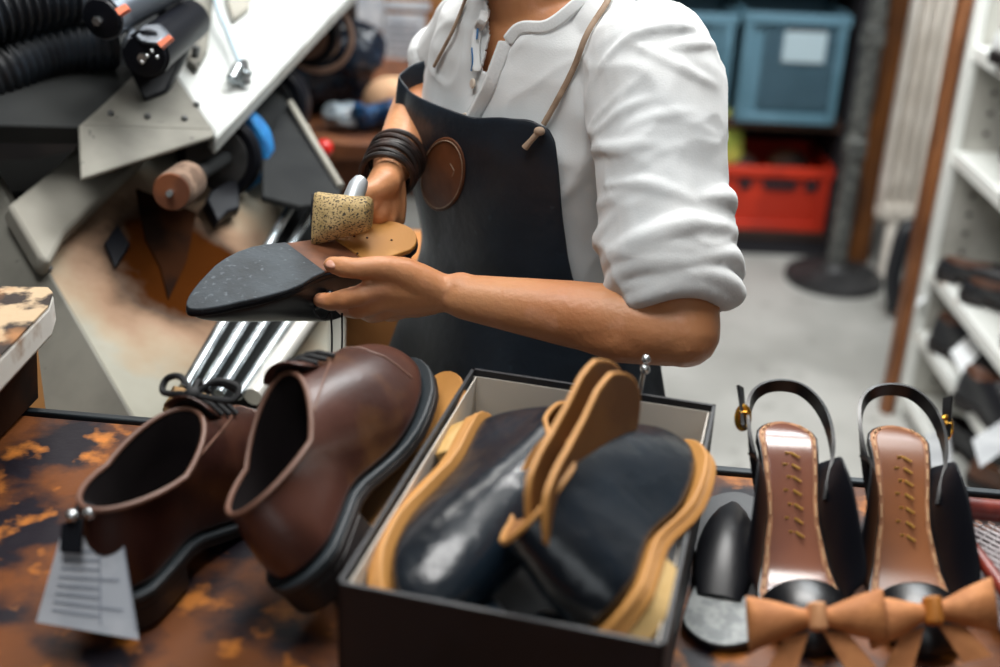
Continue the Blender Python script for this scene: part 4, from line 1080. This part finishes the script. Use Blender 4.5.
# chrome tool behind the box
ct = thing('chrome_tool', 'small chrome ball-ended tool standing behind the black box', 'tool', PZ(644, 398, 1.0))
a = PZ(642, 398, 1.115); a = PY(642, 395, (bB.y+.03)); tp = PY(646, 359, bB.y+.03)
base = Vector((a.x-.012, a.y+.0, 1.0))
obj('stem', MB().tube([base, lerp(base, tp, .95)], .0025, 12), m_steel, ct)
obj('tip_ball', MB().ball(tp, .0042), m_steel, ct); obj('tip_ball', MB().ball(PY(645, 369, bB.y+.028), .0050), m_steel, ct)
obj('foot', MB().cyl(base, base+Vector((0, 0, .006)), .012, bev=.002), m_steel, ct)

# ------------------------------------------------------------------ insole beside the box
m_grey = M('grey_insole_cloth', '#a9adad', .8, col2='#8a8f90', scale=90, lo=.4, hi=.6)
m_blki = M('black_insole_leather', '#15161b', .4)
Hi = PZ(716, 650, 1.004); Ti = PZ(738, 505, 1.004); MW = frame(Hi, Ti-Hi, (0, 0, 1)); Li = (Ti-Hi).length
ins = thing('insole', 'long insole with a rounded grey heel lying between the box and the sandals', 'insole', Hi)
s_ = Shoe(MW, L=max(.24, Li), heel=.004, wid=.98, bend=-.004); s_.plate('insole_base', .0, .004, m_blki, ins, bev=.001); s_.plate('heel_pad', .004, .0055, m_grey, ins, xr=(0, .30), grow=-.001, bev=.0005)
o_ = MB(); cc = MW @ Vector((.095, .0, .012))
rings = []
for t in range(9):
    x = .062+.15*t/8; w = .026*math.sin(math.pi*(.18+.80*t/8))**.6; rings.append([MW @ Vector((x, .004+w*math.cos(a), .0055+.022*math.sin(a)*math.sin(math.pi*(.05+.9*t/8)))) for a in [math.pi*k/12 for k in range(13)]])
obj('toe_cover', o_.loft(rings, True, True, closed=False), m_blki, ins, solid=.0015)

# ------------------------------------------------------------------ slingback sandals
m_ins = M('brown_insole', '#6e4024', .35, col2='#8a532b', scale=7, lo=.4, hi=.65, spec=.6)
m_ins1 = M('glossy_brown_insole', '#6b4438', .22, col2='#7d4d38', scale=7, lo=.4, hi=.65, spec=.8)
m_inse = M('light_stitched_edge', '#a87650', .6, col2='#8a5b3a', scale=50)
m_stitch = M('cream_stitch', '#c9a37c', .7)
m_blackp = M('black_patent', '#08090d', .34, spec=.6)
m_gold = M('gold_metal', '#d9a441', .25, .9)
m_goldprint = M('gold_print', '#c79a4c', .35, .6)
m_bow = M('tan_suede_bow', '#bd7e4c', .75, col2='#a86c3e', scale=30, bump=.15, bscale=200)
m_bow2 = M('mustard_bow_knot', '#b5722a', .6); m_bow3 = M('pale_bow_knot', '#cd9568', .7)
SOLE_T = [(0, .024), (.12, .0265), (.25, .0245), (.4, .022), (.55, .028), (.72, .036), (.85, .033), (1, .024)]
def sandal(label, Hc, Tc, side, mi, bowpix, heel_h=.075, L=.235):
    """side = +1 when the buckle sits on the image right"""
    x = (Tc-Hc); x.z = 0; MW = frame(Vector((Hc.x, Hc.y, 1.001)), x, (0, 0, 1)); W = lambda v: MW @ Vector(v)
    root = thing('sandal', label, 'sandal', W((0, 0, 0)), 0, 'slingback sandals on the bench')
    def zs(t): 
        q = min(1, max(0, (t-.10)/.58)); return .010+heel_h*(1-q*q*(3-2*q))
    N = 44; o = outline(L, 1.0, N, .0, .24, 0, SOLE_T)
    def plate(name, z0, z1, sc, mat, bev=.001, x01=(0, 1)):
        pts = [(L*.5+(px_-L*.5)*(1-(1-sc)*.25), py_*sc) for px_, py_ in o]; mb = MB(); n = N
        mb.v = [W((a, b, zs(a/L)+z0)) for a, b in pts]+[W((a, b, zs(a/L)+z1)) for a, b in pts]
        mb.f = [(i, (i+1) % n, n+(i+1) % n, n+i) for i in range(n)]
        for i in range(n//2):
            for off in (0, n):
                q = []
                for v in (i, (i+1) % n, (n-i-1) % n, (n-i) % n):
                    if v+off not in q: q.append(v+off)
                if len(q) >= 3: mb.f.append(tuple(q))
        return obj(name, mb, mat, root, bev=bev, ang=60)
    plate('sole', -.008, .001, 1.06, m_blackp, .002)
    plate('insole_edge', .0005, .0022, .98, m_inse); isl = plate('insole', .0018, .0032, .80, mi)
    for i in range(2, N-2):                       # stitches round the insole edge
        if i in (N//2,): continue
        a = (L*.5+(o[i][0]-L*.5)*.97, o[i][1]*.89); b = (L*.5+(o[i+1][0]-L*.5)*.97, o[i+1][1]*.89)
        m1, m2 = lerp(Vector(a), Vector(b), .2), lerp(Vector(a), Vector(b), .8)
        if .01 < m1.x/L < .8: obj('stitch', MB().tube([W((m1.x, m1.y, zs(m1.x/L)+.0036)), W((m2.x, m2.y, zs(m2.x/L)+.0036))], .0007, 5), m_stitch, isl)
    # worn gold maker's print running down the insole (unreadable strokes)
    for k in range(7):
        xx = .050+.0100*k
        for dy in ((-.0042, .0042) if k % 2 else (-.001, .0045)):
            obj('gold_print', MB().tube([W((xx, dy-.0034, zs(xx/L)+.0040)), W((xx+.0055*(1 if dy > 0 else -.4), dy+.0034, zs((xx+.002)/L)+.0040))], .0012, 5), m_goldprint, isl)
    # heel
    rings = []
    for z, r, dx in ((zs(.08)-.008, .021, .026), (.05, .013, .018), (.02, .008, .013), (.001, .0065, .012)):
        rings.append([W((dx+r*math.cos(a), r*math.sin(a), z)) for a in [2*math.pi*k/20 for k in range(20)]])
    obj('heel', MB().loft(rings), m_blackp, root)
    # closed toe box under the bow
    tr = []
    for t in range(11):
        q = t/10; xx = L*(.76+.245*q); w = interp(xx/L, SOLE_T)*1.05*(1 if q < .5 else math.sqrt(max(.02, 1-((q-.5)/.5)**2.4))); h = .034*math.sqrt(max(.01, 1-(q)**2.6))*(.9+.1*q)
        tr.append([W((xx, w*math.cos(a), .006+h*math.sin(a))) for a in [math.pi*k/16 for k in range(17)]])
    obj('toe_box', MB().loft(tr, False, True, closed=False), m_blackp, root, solid=.002, sub=1, ang=180)
    # side quarters rising towards the strap
    for sd in (-1, 1):
        g = []
        for t in range(11):
            q = t/10; xx = L*(.74-.52*q); w = interp(xx/L, SOLE_T)*1.03; hh = .022*(1-q)+.006+.052*math.sin(math.pi*q)
            g.append([W((xx, sd*(w+.015*e_*e_), zs(xx/L)-.004+hh*e_)) for e_ in (0, .3, .65, 1)])
        obj('side_quarter', MB().loft(g, False, False, closed=False), m_blk, root, solid=.002, ang=180, sub=1)
    # slingback strap behind the heel
    def strap(name, pts, w=.0060, th=.0016):
        c = curve([Vector(p) for p in pts], 8); rings = []
        for i, p in enumerate(c):
            t = (c[min(i+1, len(c)-1)]-c[max(i-1, 0)]).normalized(); hv = (p-Vector((.05, 0, p.z))).normalized(); wv = t.cross(hv).normalized(); hv = wv.cross(t)
            rings.append([W(p+wv*w+hv*th), W(p+wv*w-hv*th), W(p-wv*w-hv*th), W(p-wv*w+hv*th)])
        return obj(name, MB().loft(rings), m_blackp, root)
    hz = heel_h+.01
    strap('slingback_strap', [(L*.42, .027, .062), (.055, .036, hz+.006), (.010, .033, hz+.020), (-.020, .016, hz+.027), (-.022, -.012, hz+.027), (-.004, -.031, hz+.020), (.035, -.036, hz+.006), (L*.40, -.029, .058)])
    by = .036*side
    
    bk = obj('buckle', MB().tube([W((.020-.004*math.sin(a), by*1.14+.0055*math.cos(a), hz+.014+.0095*math.sin(a))) for a in [2*math.pi*k/20 for k in range(21)]], .0026, 8), m_gold, root)
    obj('buckle_plate', MB().box(W((.021, by*1.16, hz+.013)), .006, .006, .018), m_gold, bk)
    strap('strap_end', [(.030, by*1.14, hz+.010), (.012, by*1.18, hz+.026), (.0, by*1.22, hz+.036)], .0045, .0014)
    # bow on the toe
    bcn, bx_, bz_, wng = bowpix
    ctr = PZ(*bcn); rt = bx_.normalized(); upb = bz_.normalized(); nb = rt.cross(upb).normalized()
    if nb.dot(CAM-ctr) < 0: nb = -nb
    bow = obj('bow', MB().tube([ctr-upb*.0105+nb*.008, ctr+upb*.0105+nb*.008], .0120, 14, flat=.6, ref=rt), m_bow2 if side > 0 else m_bow3, root, bev=.002)
    for sd in (-1, 1):
        rings = []
        for q, wd, dp in ((0, .0065, .004), (.22, .0085, .010), (.55, .0150, .014), (.93, .0205, .011), (1, .0205, .005)):
            c = ctr+rt*sd*wng*q-upb*.004*q
            rings.append([c+upb*wd*math.sin(a)*(1+.12*q*math.sin(a))+nb*dp*math.cos(a)*(1 if abs(math.sin(a)) < .8 else .7)+nb*.004 for a in [2*math.pi*k/20 for k in range(20)]])
        wg = obj('bow_loop', MB().loft(rings, True, True), m_bow, bow, ang=60)
        tl = [ctr-upb*.010+rt*sd*.005, ctr-upb*.014+rt*sd*.025+nb*.001, ctr-upb*.040+rt*sd*.043+nb*.005, ctr-upb*.042+rt*sd*.020+nb*.005]
        obj('bow_tail', MB().prism(tl, -nb*.002), m_bow, bow)
    return root
HA = PZ(782, 424, 1.085); TA = PZ(822, 640, 1.03)
HB_ = PZ(893, 428, 1.085); TB_ = PZ(934, 636, 1.03)
rA = (RGT+UPV*.06).normalized(); rB = (RGT+UPV*.15).normalized(); upb = (UPV+FWD*.35).normalized()
sandal('black slingback sandal with worn pinkish brown insole, next to the insole', HA, TA, -1, m_ins1, ((815, 618, 1.052), rA, upb, .053))
sandal('black slingback sandal with amber brown insole, next to the red mesh tray', HB_, TB_, 1, m_ins, ((930, 612, 1.052), rB, upb, .050))

# ------------------------------------------------------------------ red-rimmed mesh tray at the right edge
m_redrim = M('dark_red_rim', '#5a1a14', .4, col2='#7c2c1f', scale=14)
m_mesh = M('galvanised_mesh', '#b9b3b5', .4, .4)
m_meshbk = M('tray_bottom', '#8f8789', .7, col2='#6e6063', scale=30)
tz = 1.0
ta = PZ(940, 505, 1.042); tb2 = Vector((ta.x+.30, ta.y-.025, 1.035)); dn = Vector((.02, -.17, 0))
tray = thing('mesh_tray', 'dark red rimmed tray with diamond wire mesh at the right end of the bench', 'tray', ta+Vector((.15, -.1, -.034)))
obj('rim', MB().tube([ta, tb2], .010, 12), m_redrim, tray)
obj('rim', MB().tube([tb2, tb2+dn], .008, 12), m_redrim, tray); obj('rim', MB().tube([ta+dn, tb2+dn], .006, 12), m_redrim, tray); obj('rim', MB().tube([ta, ta+dn], .006, 12), m_redrim, tray)
low = Vector((0, 0, -.033)); slope = [ta+low*.3, tb2+low*.3, tb2+dn+low*.7, ta+dn+low*.7]
obj('tray_base', MB().prism([p+Vector((0, 0, -.012)) for p in slope], (0, 0, -.003)), m_meshbk, tray)
mb = MB(); n = 26; uu = slope[1]-slope[0]; vv = slope[3]-slope[0]; asp = uu.length/vv.length; step = 1/15
for sg in (1, -1):
    k = -1.0*asp
    k = -asp
    k0 = -15
    for i in range(-15, int(15*asp)+16):
        # line u = i*step/asp + sg*v/asp
        pts = []
        for v in [j/40 for j in range(41)]:
            u_ = i*step/asp + (v if sg > 0 else 1-v)/asp
            if 0 <= u_ <= 1: pts.append(slope[0]+uu*u_+vv*v)
        if len(pts) > 1: mb.tube([pts[0], pts[-1]], .0011, 4)
obj('wire_mesh', mb, m_mesh, tray)

# ------------------------------------------------------------------ the shoe in his hands, upside down
m_solek = M('worn_black_sole', '#2b3238', .7, col2='#3d464d', scale=22, lo=.4, hi=.65, col3='#555f66', scale3=160, lo3=.60, hi3=.72, bump=.2, bscale=200)
m_waist = M('brown_waist_leather', '#7a4e36', .45, col2='#4a3028', scale=20, lo=.45, hi=.65)
m_heelseat = M('raw_heel_seat', '#c08a46', .6, col2='#b27c3a', scale=14)
m_blu = M('black_shoe_leather', '#0e1116', .35, spec=.5)
m_nailm = M('rusty_nail', '#3b2616', .5)
Hh = P(410, 222, 1.405); Th = P(190, 300, 1.225)
xs = (Th-Hh).normalized()
nrm_s = (CAM-(Hh+Th)/2).normalized()*.36+Vector((-.02, .14, 1))*.80    # the bottom looks up and at us
MWs = frame(Hh, Th-Hh, -nrm_s); LS = (Th-Hh).length
print('HELD', LS)
HELD_T = [(0, .033), (.10, .0395), (.22, .0395), (.36, .033), (.50, .0345), (.66, .0455), (.78, .0435), (.88, .037), (1, .031)]
hs = Shoe(MWs, L=LS, table=HELD_T, heel=.012, sole=.006, wid=.92, oc=.078, ox=.060, oy=.030, oz=(.066, .056, .070), ins=.050, toe=.40, bend=.004, toeh=-.004, p1=.018)
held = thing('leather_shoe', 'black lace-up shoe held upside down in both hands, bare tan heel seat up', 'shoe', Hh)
hs.upper(m_blu, held); hs.lining(m_lin, held, .05)
hs.plate('welt', (0, .001), (0, .0065), m_blk, held, grow=.003)
hs.plate('sole', (0, -.003), (0, .0015), m_solek, held, grow=.0025, xr=(.50, 1))
hs.plate('waist', (0, -.0026), (0, .0015), m_waist, held, grow=.001, xr=(.295, .51))
hsd = hs.plate('heel_seat', (0, -.0045), (0, .0015), m_heelseat, held, grow=.001, xr=(0, .30))
for (x, y) in ((.055, .008), (.085, -.012), (.035, -.010), (.065, .018)): obj('nail', MB().ball(hs.W((x, y, zrise(x, LS, .012)-.0045)), .0015, nu=8, nv=6), m_nailm, hsd)
obj('tongue', MB().tube(curve([P(326, 297, 1.31), P(318, 304, 1.315), P(306, 303, 1.315), P(300, 297, 1.31)]), .010, 12, flat=.5, round_ends=True), m_blu, held)
for pts in ([(298, 296), (300, 303), (306, 305)], [(313, 308), (318, 317), (326, 318), (330, 312)], [(331, 314), (332, 340), (331, 372), (330, 386)], [(342, 313), (342, 345), (340, 370)]):
    obj('lace', MB().tube(curve([P(x, y, 1.305) for x, y in pts], 6), .0011, 6), m_lace, held)
# ------------------------------------------------------------------ hammer in the other hand
m_ham = M('speckled_tan_head', '#c7ad7b', .75, col2='#ab925f', scale=30, lo=.4, hi=.6, col3='#3c372f', scale3=420, lo3=.52, hi3=.60, stretch=(1, 1, 1.3), bump=.2, bscale=200)
hm = thing('cobbler_hammer', 'flared tan speckled hammer head on a shiny metal neck in his far hand', 'hammer', P(345, 215, 1.36))
prof = [((313, 219), 26, .006), ((316, 218.5), 27, .010), ((330, 217.5), 24, .016), ((345, 216), 21, .020), ((358, 215), 19, .020), ((368, 214), 17.5, .018), ((372, 213.5), 14, .012)]
rings = []
for (cx, cy), hh, dp in prof:
    c = P(cx, cy, 1.352); up_v = (UPV+RGT*.06).normalized(); r_ = hh/FPX*1.352
    rings.append([c+up_v*r_*math.copysign(abs(math.sin(a))**.8, math.sin(a))+FWD*dp*1.3*math.cos(a) for a in [2*math.pi*k/28 for k in range(28)]])
obj('hammer_head', MB().loft(rings), m_ham, hm, bev=.002, ang=50)
c = P(312.2, 219, 1.352); obj('striking_face', MB().loft([[c+RGT*dx+(UPV*math.sin(a)*26/FPX*1.352+FWD*.008*math.cos(a))*s_ for a in [2*math.pi*k/28 for k in range(28)]] for dx, s_ in ((.003, 1), (-.0005, .98))]), m_blk, hm)
obj('neck', MB().tube([P(351, 206, 1.352), P(354, 196, 1.355), P(358, 186, 1.36), P(361, 181, 1.365)], [.0115, .0110, .0105, .0085], 16), M('silver_neck', '#c4cbd0', .4, .5), hm)
obj('handle', MB().tube([P(356, 208, 1.375), P(372, 208, 1.425), P(385, 206, 1.47)], .0095, 14, round_ends=True), m_tan2, hm)

# ------------------------------------------------------------------ shoes and tags on the white shelves
m_shblk = M('shelf_black_leather', '#14161c', .4); m_shbrn = M('shelf_brown_leather', '#5a3a2a', .5); m_shtan = M('shelf_tan_leather', '#a86f42', .5)
m_shred = M('shelf_red', '#a11f1c', .5); m_shwht = M('shelf_white', '#d2d4d5', .6); m_tg2 = M('grey_tag', '#aeb0b2', .8, col2='#9fa1a4', scale=12); m_shblue = M('shelf_blue', '#20344a', .5)
def shelf_shoe(px, py, z, ang, mat, label, cat='shoe', L=.25, name='shelf_shoe', lin_=None, hi=.07):
    H = PZ(px, py, z+.001); H.z = z+.001
    MW = frame(H, (math.cos(R(ang)), math.sin(R(ang)), 0), (0, 0, 1)); s = Shoe(MW, L=L, heel=.018, wid=.95, oc=.078, ox=.062, oy=.031, oz=(hi, hi*.9, hi*1.15), N=28)
    r = thing(name, label, cat, H)
    s.upper(mat, r, nt=8); s.lining(lin_ or m_lin, r, .04); s.plate('sole', (0, .0), (0, .008), m_heelblk, r, grow=.003); s.plate('heel', .0, (0, .0), m_heelblk, r, xr=(0, .26))
    return r
def shelf_tag(pix, z, label, mat=None, h=.012):
    pts = [PZ(x, y, z+.004) for x, y in pix]
    mb = MB().prism(pts, (0, 0, .0015)); return tag(obj('paper_tag', mb, mat or m_tg2), label, 'tag')
shelf_shoe(985, 36, 1.04, -20, m_shtan, 'tan shoe on the highest visible white shelf', L=.24)
shelf_shoe(992, 60, 1.04, -70, m_shwht, 'white shoe in front of the tan one on the highest shelf', L=.22)
shelf_shoe(1000, 205, .774, -15, m_shblk, 'black shoe on the second white shelf at the frame edge', L=.24)
shelf_shoe(1000, 160, .774, -5, m_shblue, 'dark blue shoe behind the black one on the second shelf', L=.22)
shelf_shoe(934, 276, .453, -36, m_shblk, 'black low shoe at the far end of the third white shelf', L=.24, lin_=m_shbrn, hi=.045)
shelf_shoe(958, 298, .453, -38, m_shblk, 'black low shoe second from the far end of the third shelf', L=.25, lin_=m_shbrn, hi=.045)
shelf_shoe(1000, 345, .453, -30, m_shred, 'red shoe on the third shelf at the frame edge', L=.22)
shelf_shoe(929, 345, .27, -62, m_shblk, 'black shoe at the far end of the fourth shelf', L=.26, lin_=m_shbrn, hi=.09)
shelf_shoe(955, 400, .27, -66, m_shblk, 'black shoe with brown lining halfway along the fourth shelf', L=.25, lin_=m_shbrn, hi=.09)
shelf_shoe(990, 455, .27, -60, m_shblk, 'black shoe on the fourth shelf next to the tray end', L=.25, hi=.08)
shelf_shoe(940, 440, .07, -60, m_shblk, 'black shoe on the lowest shelf behind a grey tag', L=.23)
shelf_shoe(964, 482, .07, -40, m_shbrn, 'brown shoe on the lowest shelf near the bench', L=.22, lin_=m_shtan)
shelf_tag([(950, 352), (975, 330), (982, 352), (962, 374)], .36, 'white paper tag on the black shoe at the far end of the fourth shelf', m_shwht)
shelf_tag([(972, 440), (1003, 420), (1006, 450), (980, 468)], .36, 'grey paper tag on the fourth shelf shoe nearest the bench')
shelf_tag([(925, 436), (948, 428), (952, 470), (922, 468)], .16, 'grey paper tag on the black shoe of the lowest shelf')
shelf_tag([(924, 276), (934, 262), (938, 290), (916, 308)], .36, 'white paper tag poking out over the fourth shelf far corner', m_shwht)
# ------------------------------------------------------------------ light
w = bpy.data.worlds.new('world'); SC.world = w; w.use_nodes = True
w.node_tree.nodes['Background'].inputs['Color'].default_value = (.45, .68, .8, 1)
w.node_tree.nodes['Background'].inputs['Strength'].default_value = .16
def area(name, loc, target, sx, sy, power, col=(1, 1, 1)):
    l = bpy.data.lights.new(name, 'AREA'); l.shape = 'RECTANGLE'; l.size = sx; l.size_y = sy; l.energy = power; l.color = col
    o = bpy.data.objects.new(name, l); COL.objects.link(o); o.location = loc
    o.rotation_euler = (Vector(target)-Vector(loc)).to_track_quat('-Z', 'Y').to_euler(); return o
area('ceiling_lamp', (.25, 2.0, 2.75), (.1, 1.6, 0), 1.2, .7, 52, (1, .98, .95))
area('ceiling_lamp', (-.35, .95, 2.75), (0, 1.35, 1.1), 1.2, .6, 26, (1, .99, .97))
area('ceiling_lamp', (.9, 3.0, 2.75), (.95, 3.5, 0), 1.2, .8, 62, (.93, .98, 1))
area('ceiling_lamp', (-1.0, 3.2, 2.75), (-.6, 3.0, 0.8), .8, .8, 12, (1, .97, .92))
area('front_fill', (.2, -1.2, 2.4), (.1, 1.4, 1.1), 1.6, 1.0, 6, (.9, .97, 1))  # unseen soft fill lamp added in front, no window there
SC.view_settings.view_transform = 'Standard'
SC.view_settings.look = 'None'
SC.view_settings.exposure = 0.2
SC.cycles.use_denoising = True
SC.cycles.max_bounces = 6
